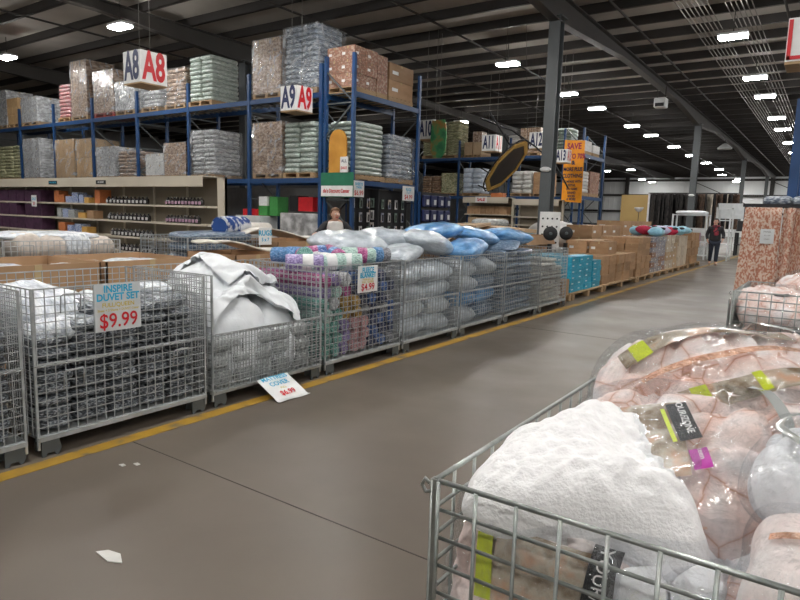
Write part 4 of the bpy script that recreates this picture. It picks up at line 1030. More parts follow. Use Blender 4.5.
# plum boxes
xs = [-20.2 + .47 * i for i in range(6)]
for s in range(3):
    for i, x in enumerate(xs):
        if s == 1 and i == 3: continue
        tag(put('plum_box', bp('plum_box'), None, (x, 8.52, SH[s]), (0, 0, 0), (.44, .36, .32)), 'dark plum box on the %s beige shelf, %s from the left' % (SN[s], ORD[i]), 'box', 'dark plum boxes')
def bottle_mesh(lbm):
    return cached(('bottle', lbm), lambda: MB().lathe([(.05, 0), (.055, .01), (.055, .11), (.045, .13), (.02, .145), (.02, .17), (.018, .175)], 10).mesh('bottle', 'dark_bottle'))
def bottle(label, x, z, lbm, group):
    t = thing('bottle', label, 'bottle', (x, 8.42, z), 0, group)
    bd = put('body', bottle_mesh(lbm), t)
    put('label_sticker', cached(('bl', lbm), lambda: MB().box(-.032, .032, -.060, -.05, .03, .09).mesh('label_sticker', lbm)), bd, label='pale label')
for s, (x0, n) in enumerate(((-14.45, 11), (-14.4, 11), (-14.3, 11), (-14.0, 10))):
    for i in range(n):
        bottle('dark pale labelled bottle on the %s beige shelf, %s from left' % (SN[s], ORD[i]), x0 + i * .155, SH[s], 'bottle_label', 'dark bottles on the beige shelf')
for s, n in ((0, 11), (1, 10)):
    for i in range(n):
        bottle('pink labelled bottle on the %s beige shelf, %s from left' % (SN[s], ORD[i]), -12.1 + i * .115, SH[s], 'pink_label', 'pink labelled bottles')
for i in range(3): bottle('pink labelled bottle on the lowest beige shelf, %s from left' % ORD[i], -11.3 + i * .13, SH[3], 'pink_label', 'pink labelled bottles')
for s, items in enumerate(([(-16.2, 'orange_box', .24, .30), (-15.95, 'orange_box', .22, .2), (-15.6, 'blue_white_pack', .3, .16), (-15.3, 'blue_white_pack', .28, .26), (-15.0, 'blue_white_pack', .2, .2), (-14.75, 'amber_pack', .2, .14)], [(-16.1, 'white_bundle', .2, .24), (-15.8, 'blue_white_pack', .25, .22), (-15.5, 'white_bundle', .3, .2), (-15.0, 'amber_pack', .34, .14), (-14.6, 'cardboard', .3, .2)], [(-16.0, 'orange_box', .34, .24), (-15.6, 'blue_white_pack', .24, .18), (-15.2, 'blue_white_pack', .3, .22), (-14.9, 'amber_pack', .24, .16)])):
    for i, (x, mm, w, h) in enumerate(items):
        tag(put('shelf_pack', bp(mm), None, (x - .55, 8.45, SH[s]), (0, 0, 0), (w, .25, h)), '%s pack on the %s beige shelf, %s right of the plum boxes' % ({'orange_box': 'orange', 'blue_white_pack': 'blue and white', 'amber_pack': 'amber', 'white_bundle': 'whitish', 'cardboard': 'brown'}[mm], SN[s], ORD[i]), 'box', 'small packs on the beige shelf')
tag(put('divider_box', bp('orange_box'), None, (-14.85, 8.5, 1.55), (0, 0, 0), (.22, .3, .33)), 'upright brown box between the packs and the bottles', 'box')
for i, x in enumerate((-16.6, -14.35)):
    price_sign(['dark label strip on the beige canopy, left', 'black and white label strip on the beige canopy, right'][i], (x, 8.17, 2.0), 0, .42, .09, [('A8 LOCKS' if i else 'WALL DECOR', .05, 'white_card' if i else 'cyan', .045)], 'black', name='shelf_label')
price_sign('small white price card hanging at the left of the beige shelves', (-17.7, 8.2, 1.42), 0, .28, .30, [('SALE', .09, 'cyan', .2), ('$3', .1, 'red', .08)])
# goods at the lowest end: orange and purple packs seen through wires
for i in range(4):
    tag(put('shelf_pack', bp('orange_box'), None, (-11.75 + .26 * i, 8.1, .15), (0, 0, 0), (.24, .3, .16)), 'red orange pack low at the beige shelf end, %s from the left' % ORD[i], 'box', 'low packs at the shelf end')
# far gondola goods
for i in range(6):
    tag(put('brown_box', carton_mesh('cardboard'), None, (-11.7 + .28 * i, 21.75, 1.6), (0, 0, 0), (.27, .4, .30)), 'brown box on the far beige shelf below the trampoline, %s from the left' % ORD[i], 'carton', 'brown boxes on the far shelf')
for i in range(4):
    tag(put('brown_box', carton_mesh('cardboard_light'), None, (-11.6 + .4 * i, 21.75, 1.25), (0, 0, 0), (.36, .4, .22)), 'light brown box on the lower far beige shelf, %s from the left' % ORD[i], 'carton', 'brown boxes on the far shelf')
price_sign('white and red card on the far beige shelf top', (-11.15, 21.36, 2.03), 0, .5, .22, [('SALE', .14, 'red', .11)])
tag(put('dark_box', bp('orange_box'), None, (-10.55, 21.6, 2.24), (0, 0, 0), (.5, .3, .16)), 'dark red box lying on the far beige shelf top', 'box')

# navy hanging packs
t = thing('pack_display', 'dark display panel carrying rows of blue hanging packs', 'display', (-9.3, 14.3, 0), PI / 2)
put('panel', MB().box(0, 1.5, .0, .04, .6, 2.12).mesh('panel', 'black'), t)
for s in (0, 1.5): put('post', MB().box(s - .03, s + .03, 0, .06, 0, 2.12).mesh('post', 'blue_steel'), t)
for r_ in range(3):
    for c in range(4):
        t = thing('hanging_pack', 'blue hanging pack on the dark display, %s row down, %s across' % (ORD[r_], ORD[c]), 'pack', (-9.27, 14.5 + c * .38, 1.72 - r_ * .40), PI / 2, 'blue hanging packs')
        pch = put('pouch', cached('pouch', lambda: MB().box(-.15, .15, -.05, .03, 0, .32).mesh('pouch', 'navy', .02)), t)
        put('insert_card', cached('insc', lambda: MB().box(-.02, .10, -.056, -.05, .06, .2).mesh('insert_card', 'grey_card')), pch)
# goods under the left rack, behind the woman
for i, (x, y, z, w, d, h, mm, lb) in enumerate([(-13.0, 11.8, 1.25, .55, .5, .28, 'red', 'red pack pile under the left rack beside the column'), (-12.55, 11.8, 1.36, .32, .4, .26, 'green_leaf', 'green pack on the printed carton under the left rack'), (-12.2, 11.85, 1.36, .3, .4, .5, 'green_leaf', 'taller green pack on the printed carton under the left rack'), (-12.55, 11.8, 1.62, .3, .4, .24, 'white_card', 'white pack on the green pack under the left rack'), (-12.9, 11.7, .4, 1.0, .6, .95, 'grey_card', 'printed grey carton low under the left rack'), (-11.2, 11.9, .5, 1.5, .5, .95, 'silver_load', 'wide grey carton under the left rack behind the rugs'), (-11.1, 11.9, 1.5, .5, .4, .36, 'red', 'bright red pack on the wide grey carton'), (-11.6, 12.0, 1.5, .3, .4, .4, 'black', 'black bag beside the bright red pack')]):
    tag(put('rack_stock', bp(mm), None, (x, y, z if z > .6 else 0), (0, 0, 0), (w, d, h + (z if z <= .6 else 0))), lb, 'pack')
def peg_stock(label, x0, x1, y, z0, z1, nx, nz, rot=0):
    for k in range(nz):
        for i in range(nx):
            t = thing('hanging_card', label % (ORD[k], ORD[i]), 'pack', (x0 + (x1 - x0) * (i + .5) / nx, y, z0 + (z1 - z0) * (k + .3) / nz), 0, 'small hanging cards behind the rack corner')
            put('card', cached(('pc', (i + k) % 3), lambda: MB().box(-.05, .05, -.01, .01, 0, .24).mesh('card', ['bottle_label', 'dark_green_wrapped', 'shoe_box'][(i + k) % 3])), t)
            put('tool', cached('tool', lambda: MB().box(-.02, .02, -.02, -.01, .03, .19).mesh('tool', 'black_gloss')), t)
peg_stock('small carded item behind the standing person, row %s up, %s across', -10.3, -9.5, 12.5, .95, 1.85, 6, 3)
t = thing('peg_display', 'dark peg panel behind the rack corner holding small carded items', 'display', (-9.9, 12.53, 0))
put('panel', MB().box(-.5, .5, 0, .03, .0, 2.1).mesh('panel', 'black'), t)
put('foot', MB().box(-.5, .5, -.2, .2, .0, .03).mesh('foot', 'black'), t)
for r_ in range(3):
    for c in range(8):
        t = thing('hanging_card', 'small carded item on the rack side, %s row down, %s along' % (ORD[r_], ORD[c]), 'pack', (-9.62, 11.8 + c * .3, 1.62 - r_ * .34), PI / 2, 'small hanging cards behind the rack corner')
        put('card', cached(('pc', (r_ + c) % 3), lambda: MB().box(-.05, .05, -.01, .01, 0, .24).mesh('card', ['bottle_label', 'dark_green_wrapped', 'shoe_box'][(r_ + c) % 3])), t)
        put('tool', CACHE['tool'], t)
t = thing('peg_display', 'dark peg panel along the rack side holding carded items', 'display', (-9.66, 12.9, 0), PI / 2)
put('panel', MB().box(-1.25, 1.25, 0, .03, .5, 2.1).mesh('panel', 'black'), t)
for s in (-1.2, 1.2): put('post', MB().box(s - .03, s + .03, 0, .05, 0, .5).mesh('post', 'black'), t)
# dark panel added behind the racks so that the lower bays read deep
t = thing('bay_backdrop', 'dark panel added behind the long left racks to deepen the bays', 'partition', (-19.5, 14.0, 0))
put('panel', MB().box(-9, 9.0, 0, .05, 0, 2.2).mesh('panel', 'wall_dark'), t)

# ------------------------------------------------------------------ pallets of cartons along the aisle
def floor_pallet(label, x0, x1, y0, y1):
    t = thing('floor_pallet', label, 'pallet', ((x0 + x1) / 2, (y0 + y1) / 2, 0), 0, 'timber pallets along the yellow line')
    w, d = x1 - x0, y1 - y0
    def prt(nm, fn): put(nm, cached((nm, round(w, 2), round(d, 2)), fn), t)
    prt('top_boards', lambda: (lambda m_: [m_.box(-w / 2, w / 2, -d / 2 + i * d / 7 + .01, -d / 2 + (i + 1) * d / 7 - .02, .11, .132) for i in range(7)] and m_)(MB()).mesh('top_boards', 'wood'))
    for y in (-d / 2 + .05, 0, d / 2 - .05): put('bottom_board', cached(('bb', round(w, 2)), lambda: MB().box(-w / 2, w / 2, -.05, .05, 0, .02).mesh('bottom_board', 'wood')), t, (0, y, 0))
    for i, x in enumerate((-w / 2 + .05, 0, w / 2 - .05)):
        for y in (-d / 2 + .07, 0, d / 2 - .07):
            put('block', cached('palblock', lambda: MB().box(-.05, .05, -.06, .06, .02, .11).mesh('block', 'wood')), t, (x, y, 0))
    return t
PX0, PX1 = -4.95, -3.88
PY = [(9.95 + .56, 11.2), (11.25, 13.15), (13.2, 15.9), (15.95, 17.4), (17.45, 19.2), (19.25, 20.9), (20.95, 22.4), (22.45, 24.6)]
PN = ['short timber pallet under the single low carton', 'timber pallet under the teal boxes', 'long timber pallet under the near brown cartons', 'timber pallet under the grey blue shoe boxes', 'timber pallet under the pale striped cartons', 'timber pallet under the cream cartons', 'timber pallet under the tall brown stack', 'timber pallet nearest the walking person']
for (a, b_), n_ in zip(PY, PN): floor_pallet(n_, PX0, PX1, a, b_)
def carton_stack(mm, xs_, ys_, zs_, name, what, where, cat, group, sticker=None, skip=lambda i, j, k: False, tape='tape', jit=.01, seed=0, loose=0):
    r = random.Random(seed)
    for k in range(len(zs_) - 1):
        for j in range(len(ys_) - 1):
            for i in range(len(xs_) - 1):
                if skip(i, j, k) or (loose and k == len(zs_) - 2 and r.random() < loose) or not (i == len(xs_) - 2 or j == 0 or k == len(zs_) - 2): continue
                w, d, h = xs_[i + 1] - xs_[i], ys_[j + 1] - ys_[j], zs_[k + 1] - zs_[k]
                m_ = mm if isinstance(mm, str) else mm[r.randrange(len(mm))]
                o = put(name, carton_mesh(m_, tape, sticker), None, (xs_[i] + w / 2 + r.uniform(-jit, jit), ys_[j] + d / 2 + r.uniform(-jit, jit), zs_[k]), (0, 0, r.uniform(-jit, jit)), (w * .975, d * .975, h * .99))
                tag(o, '%s %s, %s layer, %s along, %s row back' % (what, where, ORD[k], ORD[j], ORD[len(xs_) - 2 - i]), cat, group)
rng = lambda a, b, n: [a + (b - a) * i / n for i in range(n + 1)]
tag(put('low_carton', carton_mesh('cardboard', 'tape'), None, (-4.15, 10.9, .132), (0, 0, .15), (.5, .55, .27)), 'single low brown carton before the teal boxes', 'carton')
pack('towel_pile', 'white fabric pile beside the single low carton', 'towel', None, 'cream_towel', (-4.6, 10.85, .30), (.6, .6, .34), (0, 0, .3), 90)
carton_stack('teal_box', rng(-4.9, -3.95, 3), rng(11.3, 12.55, 3), rng(.132, .80, 6), 'teal_box', 'teal shoe box', 'in the near teal block', 'shoe box', 'teal shoe boxes', sticker='white_card', tape='teal_lid', seed=1, loose=.2, jit=.015)
carton_stack('teal_box', rng(-4.9, -3.95, 3), rng(12.58, 13.1, 1), rng(.132, .68, 5), 'teal_box', 'teal shoe box', 'in the lower teal block behind', 'shoe box', 'teal shoe boxes', sticker='white_card', tape='teal_lid', seed=2)
carton_stack('cardboard', rng(-4.9, -3.95, 2), rng(13.25, 15.85, 5), rng(.132, .74, 3), 'brown_carton', 'brown carton', 'in the near brown block', 'carton', 'brown cartons near the teal boxes', seed=3, jit=.03)
carton_stack('cardboard', rng(-5.0, -4.1, 2), rng(13.4, 15.85, 4), rng(.745, 1.03, 1), 'brown_carton', 'brown carton', 'lying on the near brown block', 'carton', 'brown cartons near the teal boxes', sticker='white_card', seed=4, loose=.35, jit=.03)
floor_pallet('rear timber pallet behind the near brown cartons', -5.82, -5.02, 15.9, 18.7)
carton_stack('cardboard', rng(-5.8, -5.1, 1), rng(16.0, 18.6, 3), rng(.132, 1.36, 4), 'brown_carton', 'large brown carton', 'in the rear brown block', 'carton', 'brown cartons in the rear block', sticker='white_card', seed=5, loose=.25, jit=.02)
carton_stack('cardboard', rng(-4.9, -3.95, 3), rng(16.0, 17.35, 3), rng(.132, 1.10, 6), 'brown_carton', 'small brown carton', 'left of the shoe boxes', 'carton', 'small brown cartons', seed=6, loose=.3, jit=.025)
carton_stack(['shoe_box', 'shoe_box', 'cardboard_red'], rng(-4.9, -3.95, 3), rng(17.5, 19.15, 4), rng(.132, 1.08, 7), 'shoe_box', 'grey blue shoe box', 'under the plush toys', 'shoe box', 'grey blue shoe boxes', sticker='white_card', seed=7, jit=.015)
carton_stack(['cream_carton', 'cardboard_light'], rng(-4.9, -3.95, 2), rng(19.3, 20.85, 3), rng(.132, 1.12, 4), 'striped_carton', 'pale carton', 'right of the shoe boxes', 'carton', 'pale striped cartons', sticker='white_card', seed=8, loose=.3, jit=.02)
carton_stack('cream_carton', rng(-4.9, -3.95, 2), rng(21.0, 22.35, 3), rng(.132, 1.08, 3), 'cream_carton', 'cream carton', 'under the red plush', 'carton', 'cream cartons', seed=9)
carton_stack('cardboard', rng(-4.9, -3.95, 2), rng(22.5, 24.5, 3), rng(.132, 1.16, 4), 'brown_carton', 'tan carton', 'nearest the walking person', 'carton', 'tan cartons at the aisle end', seed=10, loose=.3, jit=.03)
floor_pallet('rear timber pallet far down the aisle under brown boxes', -7.0, -5.9, 21.9, 26.2)
carton_stack('cardboard', rng(-6.9, -5.95, 1), rng(22.0, 26, 4), rng(.132, 1.5, 4), 'brown_carton', 'orange brown carton', 'in the far heap', 'carton', 'far orange brown cartons', sticker='white_card', seed=12)
PLU = [(['sky', 'red', 'sky', 'lilac', 'sky'][i % 5], -4.1 - .33 * (i % 3) - .05 * (i % 2), 18.5 + i * .27) for i in range(18)]
def plush_mesh(mm):
    return cached(('plush', mm), lambda: Soft(.5, .5, 1, 4, p=2.2, q=.5, fold=.05).mesh('body', mm, 14))
for i, (cl, x, y) in enumerate(PLU):
    t = thing('plush_toy', '%s plush pillow heaped on the boxes, %s along the aisle' % (cl if cl != 'sky' else 'light blue', ORD[i]), 'plush toy', (x, y, 1.19 + .03 * (i % 2)), i * .9, 'plush pillows on the boxes')
    put('body', plush_mesh('plush_' + cl), t, (0, 0, .03), (.1, .1, 0), (.40, .44, .26))
    put('spot', plush_mesh('jacket_black'), t, (.14, .1, .12), (0, 0, 0), (.14, .16, .08), label='dark patch')

# things behind the teal boxes
for i, (x, y, z) in enumerate(((-5.2, 13.35, .92), (-5.2, 14.35, .92))):
    t = thing('round_disc_stand', ['black round disc on a short post, left of the pair', 'black round disc on a short post, right of the pair'][i], 'stand', (x, y, 0), 0, 'black round discs')
    put('disc', MB().lathe([(.02, -.04), (.08, -.04), (.15, -.025), (.16, 0), (.15, .025), (.08, .04), (.02, .04)], 24, axis='y').mesh('disc', 'black'), t, (0, 0, 1.17), (0, 0, .5))
    put('hub', MB().lathe([(.02, -.02), (.035, -.02), (.035, .02), (.02, .02)], 12, axis='y').mesh('hub', 'grey_steel'), t, (.03, -.05, 1.17), (0, 0, .5))
    put('post', MB().box(-.04, .04, -.04, .04, 0, .94).mesh('post', 'black'), t)
    put('foot', MB().box(-.18, .18, -.18, .18, 0, .03).mesh('foot', 'black'), t)
t = thing('peg_board', 'white board with rows of dark holes beside the grey column', 'board', (-5.62, 14.35, 0), .3)
put('board', MB().box(-.24, .24, 0, .03, .4, 1.66).mesh('board', 'white_card'), t)
for r_ in range(6):
    for c in range(4): put('hole', cached('hole', lambda: MB().lathe([(.02, -.004), (.024, -.001)], 8, axis='y').mesh('hole', 'black')), t, (-.165 + c * .11, -.002, .55 + r_ * .19))
for s in (-.18, .18): put('leg', MB().box(s - .03, s + .03, -.1, .1, 0, .42).mesh('leg', 'grey_steel'), t)
pack('bagged_mattress', 'white bagged mattress topper behind the brown cartons', 'mattress', None, 'white_sack', (-6.5, 16.9, .95), (.8, 2.4, .95), (0, 0, 0), 95, p=4)
tag(put('timber_crate', carton_mesh('wood', None), None, (-6.5, 16.9, 0), (0, 0, 0), (.85, 2.1, .5)), 'timber crate carrying the bagged mattress topper', 'crate')

# ------------------------------------------------------------------ far end: rug rack, panel, shelves, lamp
t = thing('rug_rack', 'long rack of hanging dark rugs at the far end of the hall', 'rack', (-7.0, 40, 0))
put('rail', MB().box(-2.5, 2.4, -.05, .05, 3.16, 3.24).mesh('rail', 'dark_steel'), t)
for x in (-2.45, 2.35): put('post', MB().box(x - .05, x + .05, -.05, .05, 0, 3.2).mesh('post', 'white_plastic'), t)
for i in range(26):
    mm = 'rug_dark' if i < 13 else ['rug_brown', 'rug_dark', 'rug_beige', 'rug_dark', 'rug_brown'][i % 5]
    tag(put('hanging_rug', cached(('hr', mm), lambda: MB().box(-.02, .02, -.6, .6, -1.95, 0).mesh('rug', mm, .008)), None, (-9.3 + i * .18, 40 + .03 * math.sin(i * 3), 3.15), (0, 0, .55 + .15 * math.sin(i * 1.9))), '%s rug hanging on the far rack, %s from the left' % ({'rug_dark': 'dark', 'rug_brown': 'brown', 'rug_beige': 'beige'}[mm], ORD[i] if i < 20 else ['twenty first', 'twenty second', 'twenty third', 'twenty fourth', 'twenty fifth', 'twenty sixth'][i - 20]), 'rug', 'rugs on the far rack')
t = thing('tan_panel', 'large tan panel standing left of the hanging rugs', 'panel', (-10.3, 40, 0))
put('board', MB().box(-.8, .8, 0, .06, .3, 3.1).mesh('board', 'tan_panel'), t)
for s in (-.7, .7): put('foot', MB().box(s - .05, s + .05, -.4, .4, 0, .3).mesh('foot', 'dark_steel'), t)
t = thing('floor_lamp', 'floor lamp with a white bowl shade before the tan panel', 'floor lamp', (-7.5, 30, 0))
put('base', MB().lathe([(.16, 0), (.16, .02), (.03, .04)], 16).mesh('base', 'black'), t)
put('pole', MB().tube([(0, 0, .02), (0, 0, 1.95)], .015, 7).mesh('pole', 'black'), t)
put('lamp_shade', MB().lathe([(.04, 1.93), (.12, 1.97), (.2, 2.1), (.21, 2.13), (.19, 2.13), (.1, 2.0), (.03, 1.98)], 20).mesh('lamp_shade', 'white_card'), t)
t = thing('sofa_back', 'cream chair back under the white bowl lamp', 'chair', (-7.45, 29.2, 0))
put('backrest', MB().prism([(-.4, .4), (.4, .4), (.34, 1.34), (-.34, 1.34)], -.1, .1, plane='xz').mesh('backrest', 'cream_carton', .03), t)
put('seat', MB().box(-.42, .42, -.7, -.1, .3, .48).mesh('seat', 'cream_carton', .03), t)
for sx in (-.36, .36):
    for sy in (-.62, 0): put('leg', MB().box(sx - .03, sx + .03, sy - .03, sy + .03, 0, .31).mesh('leg', 'wood'), t)
# wire shelving near the walking person
def rack_shelf(label, x, y, w, d, h, n, mm='grey_card'):
    t = thing('shelving_unit', label, 'shelf unit', (x, y, 0), 0)
    for sx in (0, w):
        for sy in (0, d): put('post', MB().box(sx - .03, sx + .03, sy - .03, sy + .03, 0, h).mesh('post', mm), t)
    for k in range(n):
        z = .15 + (h - .2) * k / (n - 1); put('shelf', MB().box(0, w, 0, d, z, z + .04).mesh('shelf', mm), t)
    return t
rack_shelf('tall white ladder like shelf unit right of the walking person', -3.98, 28.2, .5, .8, 2.15, 5)
rack_shelf('white shelf unit behind the walking person', -5.6, 28.0, 1.3, .8, 1.85, 4)
for i in range(5):
    tag(put('shelf_pack', bp(['white_bundle', 'blue_white_pack', 'plum_box', 'pink_label', 'white_bundle'][i]), None, (-5.4 + .24 * i, 28.4, .19 + (.55 if i % 2 else 0)), (0, 0, 0), (.22, .4, .36)), '%s pack on the white shelf unit behind the walking person' % ORD[i], 'box', 'packs on the white shelf unit')
pack('white_bundle', 'white sheet bundle draped over the white shelf unit', 'bedding pack', None, 'white_cover', (-4.95, 28.4, 1.92), (1.2, .8, .16), (0, 0, 0), 97)
t = thing('display_table', 'black table with shelves right of the white ladder shelf', 'table', (-3.2, 34.0, 0))
put('tabletop', MB().box(-.7, .7, -.4, .4, 1.1, 1.16).mesh('tabletop', 'white_plastic'), t)
put('shelf', MB().box(-.7, .7, -.4, .4, .5, .54).mesh('shelf', 'black'), t)
for sx in (-.65, .65):
    for sy in (-.35, .35): put('leg', MB().box(sx - .04, sx + .04, sy - .04, sy + .04, 0, 1.1).mesh('leg', 'black'), t)
for i in range(4):
    tag(put('dark_box', bp('black'), None, (-3.7 + .33 * i, 34.0, .54 if i % 2 else 1.16), (0, 0, 0), (.28, .4, .3 if i % 2 else .5)), 'dark box on the black display table, %s from the left' % ORD[i], 'box', 'dark boxes on the display table')
t = thing('grid_panel', 'grey grid panel standing at the end of the aisle', 'panel', (-4.25, 34.6, 0))
put('mesh_panel', MB().box(-.62, .62, 0, .03, 1.75, 2.5).mesh('mesh_panel', 'grey_card'), t)
for s in (-.6, .6): put('post', MB().box(s - .03, s + .03, 0, .04, 0, 2.5).mesh('post', 'white_plastic'), t)
pack('bagged_bundle', 'white and blue bagged bundle on the dark boxes at the aisle end', 'bedding pack', None, 'white_blue', (-3.3, 33.9, 1.95), (.55, .5, .62), (0, 0, .3), 98, p=3)
for i in range(3):
    t = thing('clothes_rack', 'dark rack of goods far beyond the brown cartons, %s from the left' % ORD[i], 'rack', (-13.5 + 2.2 * i, 33, 0), 0, 'dark far racks')
    put('body', MB().box(-.9, .9, -.3, .3, .2, 1.35).mesh('body', ['blue_grey_load', 'jacket_black', 'rug_brown'][i]), t)
    put('foot', MB().box(-.9, .9, -.35, .35, 0, .2).mesh('foot', 'grey_steel'), t)

# ------------------------------------------------------------------ right hand side
t = thing('pallet_rack', 'blue rack upright and beam at the right photo edge', 'rack', (-.50, 9.6, 0), 0, 'blue pallet racks')
put('upright', MB().box(-.055, .055, -.06, .06, 0, 3.1).mesh('upright', 'blue_steel'), t)
put('upright', MB().box(-.055, .055, 1.0, 1.1, 0, 3.1).mesh('upright', 'blue_steel'), t)
put('upright', MB().box(2.3, 2.4, -.06, .06, 0, 3.1).mesh('upright', 'blue_steel'), t)
put('beam', MB().box(.05, 2.3, -.04, .04, 1.62, 1.74).mesh('beam', 'blue_steel'), t)
put('beam', MB().box(.05, 2.3, -.04, .04, 2.9, 3.02).mesh('beam', 'blue_steel'), t)
# curtain rail with damask curtains
t = thing('curtain_rail', 'black rail carrying the damask curtains at the right', 'rail', (-.95, 9.0, 0))
put('rail', MB().box(-.03, 2.0, -.02, .02, 1.72, 1.76).mesh('rail', 'black'), t)
for x in (.0, 1.95): put('post', MB().box(x - .02, x + .02, .06, .10, 0, 1.74).mesh('post', 'black'), t)
put('foot', MB().box(-.1, 2.1, -.1, .3, 0, .03).mesh('foot', 'black'), t)
def curtain(w, h, folds, amp, seed, flare=0):
    vs, fs = [], []; n, m_ = folds * 10, 16
    for j in range(m_ + 1):
        v = j / m_
        for i in range(n + 1):
            u = i / n
            x = (u - .5) * w * (1 + flare * v) - flare * .5 * v * w
            y = amp * (1 + .4 * v) * math.sin(u * folds * 2 * PI + .6 * math.sin(v * 3 + seed)) + .015 * noise.noise(Vector((u * 3, v * 3, seed)))
            vs.append((x, y, -h * v))
    for j in range(m_):
        for i in range(n): fs.append([j * (n + 1) + i, j * (n + 1) + i + 1, (j + 1) * (n + 1) + i + 1, (j + 1) * (n + 1) + i])
    me = bpy.data.meshes.new('curtain'); me.from_pydata(vs, [], fs); me.materials.append(M['damask'])
    bm = bmesh.new(); bm.from_mesh(me)
    for f in bm.faces: f.smooth = True
    bmesh.ops.solidify(bm, geom=bm.faces[:], thickness=.006); bm.to_mesh(me); bm.free(); return me
for i, (x, w, fo, am, lb, fl) in enumerate([(-.75, .40, 2, .018, 'wide red and cream damask curtain with a paper tag', .16), (-.47, .13, 1, .05, 'narrow damask curtain gathered beside the wide one', .2), (-.33, .14, 1, .05, 'damask curtain gathered at the right photo edge', .15), (-.12, .2, 1, .05, 'damask curtain beyond the right photo edge', 0)]):
    tag(put('curtain', curtain(w, 1.62, fo, am, i, fl), None, (x, 8.97, 1.715), (0, 0, 0)), lb, 'curtain', 'damask curtains')
price_sign('greyish paper tag pinned to the wide damask curtain', (-.68, 8.945, 1.27), 0, .15, .18, [('PANEL', .026, 'bag_seam', .145), ('52 x 84', .02, 'bag_seam', .1), ('LINED', .02, 'bag_seam', .055)], 'grey_card')
for i in range(4):
    pack('folded_bundle', 'dark folded bundle on the rail shelf above the curtains, %s from the left' % ORD[i], 'bedding pack', 'dark bundles above the curtains', 'blue_grey_load', (-.62 + .3 * i, 9.3, 1.80), (.32, .5, .13), (0, 0, .1 * i), 50 + i)
tag(put('rail_shelf', MB().box(-.85, 1.0, 9.04, 9.55, 1.715, 1.74).mesh('rail_shelf', 'black'), None), 'black shelf board above the damask curtains', 'shelf')

basket('wire basket in the right foreground with bagged comforters', (.03, 1.45, 0), 0, near=True)
basket('second wire basket on the right, nearer the curtains', (.03, 5.65, 0), 0, near=True)

# comforters in the near basket
def comforter(label, a, b, h, seed, loc, rot, mm='comforter', cards=(), seam=None, quilt=.018, n=64, text=None, bag=True, extra=(), band=.011):
    s = Soft(a, b, h, seed, p=3.2, q=.45, fold=.035, ffreq=5, quilt=quilt * 1.8, qf=11, fine=.004, finef=30, flat=.45)
    t = thing('comforter_pack', label, 'comforter', loc, rot, 'bagged comforters in the front basket')
    put('comforter', s.mesh('comforter', mm, n), t)
    for i, (mmc, pts) in enumerate(cards): put('label_card', s.patch('label_card', mmc, pts, .006 + .0018 * i, 20, 16), t)
    for (mmc, pts) in extra: put('seam', s.patch('seam', mmc, pts, .011, 20, 4), t)
    if text: 
        for (tx, sz, mmc, pos, ang) in text: put('lettering', s.wrap_text(tx, sz, mmc, pos, ang, .021), t)
    if bag:
        s2 = Soft(a + .014, b + .014, h + .022, seed, p=3.25, q=.44, fold=.035, ffreq=5, ridge=.009, rf=11, flat=.45)
        bag_ = put('plastic_bag', s2.mesh('plastic_bag', 'clear_bag', 44), t, label='clear glinting plastic bag')
        if seam:
            for pts in seam:
                vs, fs = [], []
                for i, (x, y) in enumerate(pts):
                    x0, y0 = pts[max(0, i - 1)]; x1, y1 = pts[min(len(pts) - 1, i + 1)]; L_ = math.hypot(x1 - x0, y1 - y0) or 1
                    for k in (-1, -.33, .33, 1):
                        px, py = x - (y1 - y0) / L_ * k * band, y + (x1 - x0) / L_ * k * band
                        vs.append((px, py, s2.top(px, py) + .003 + (.002 if abs(k) == 1 else 0)))
                for i in range(len(pts) - 1):
                    for k in range(3): fs.append([i * 4 + k, i * 4 + k + 1, i * 4 + k + 5, i * 4 + k + 4])
                me = bpy.data.meshes.new('seam_band'); me.from_pydata(vs, [], fs); me.materials.append(M['bag_seam'])
                for f_ in me.polygons: f_.use_smooth = True
                put('seam_band', me, bag_, label='grey vinyl seam band')
    return t
Q = lambda x, y, w, h, an: [(x + (i * w / 2) * math.cos(an) - (j * h / 2) * math.sin(an), y + (i * w / 2) * math.sin(an) + (j * h / 2) * math.cos(an)) for i, j in ((-1, -1), (1, -1), (1, 1), (-1, 1))]
arc = lambda cx, cy, r0, r1, a0, a1, n=16: [(cx + r0 * math.cos(a0 + (a1 - a0) * i / n), cy + r1 * math.sin(a0 + (a1 - a0) * i / n)) for i in range(n + 1)]
R = math.radians
# topmost large pack, lying across the back of the basket
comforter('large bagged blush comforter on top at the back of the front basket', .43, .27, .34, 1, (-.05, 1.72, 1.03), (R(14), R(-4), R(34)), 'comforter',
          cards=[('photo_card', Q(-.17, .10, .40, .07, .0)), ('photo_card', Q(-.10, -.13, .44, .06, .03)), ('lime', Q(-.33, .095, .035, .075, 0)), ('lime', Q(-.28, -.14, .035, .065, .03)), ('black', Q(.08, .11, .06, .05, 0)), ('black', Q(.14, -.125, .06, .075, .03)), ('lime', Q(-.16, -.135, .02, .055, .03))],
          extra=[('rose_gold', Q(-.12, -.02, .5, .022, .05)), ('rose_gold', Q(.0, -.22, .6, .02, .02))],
          seam=[[(.02 + .16 * (1 - t_) ** 1.5 + .02 * math.sin(t_ * 5), -.25 + .50 * t_) for t_ in [i / 24 for i in range(25)]]], band=.008)
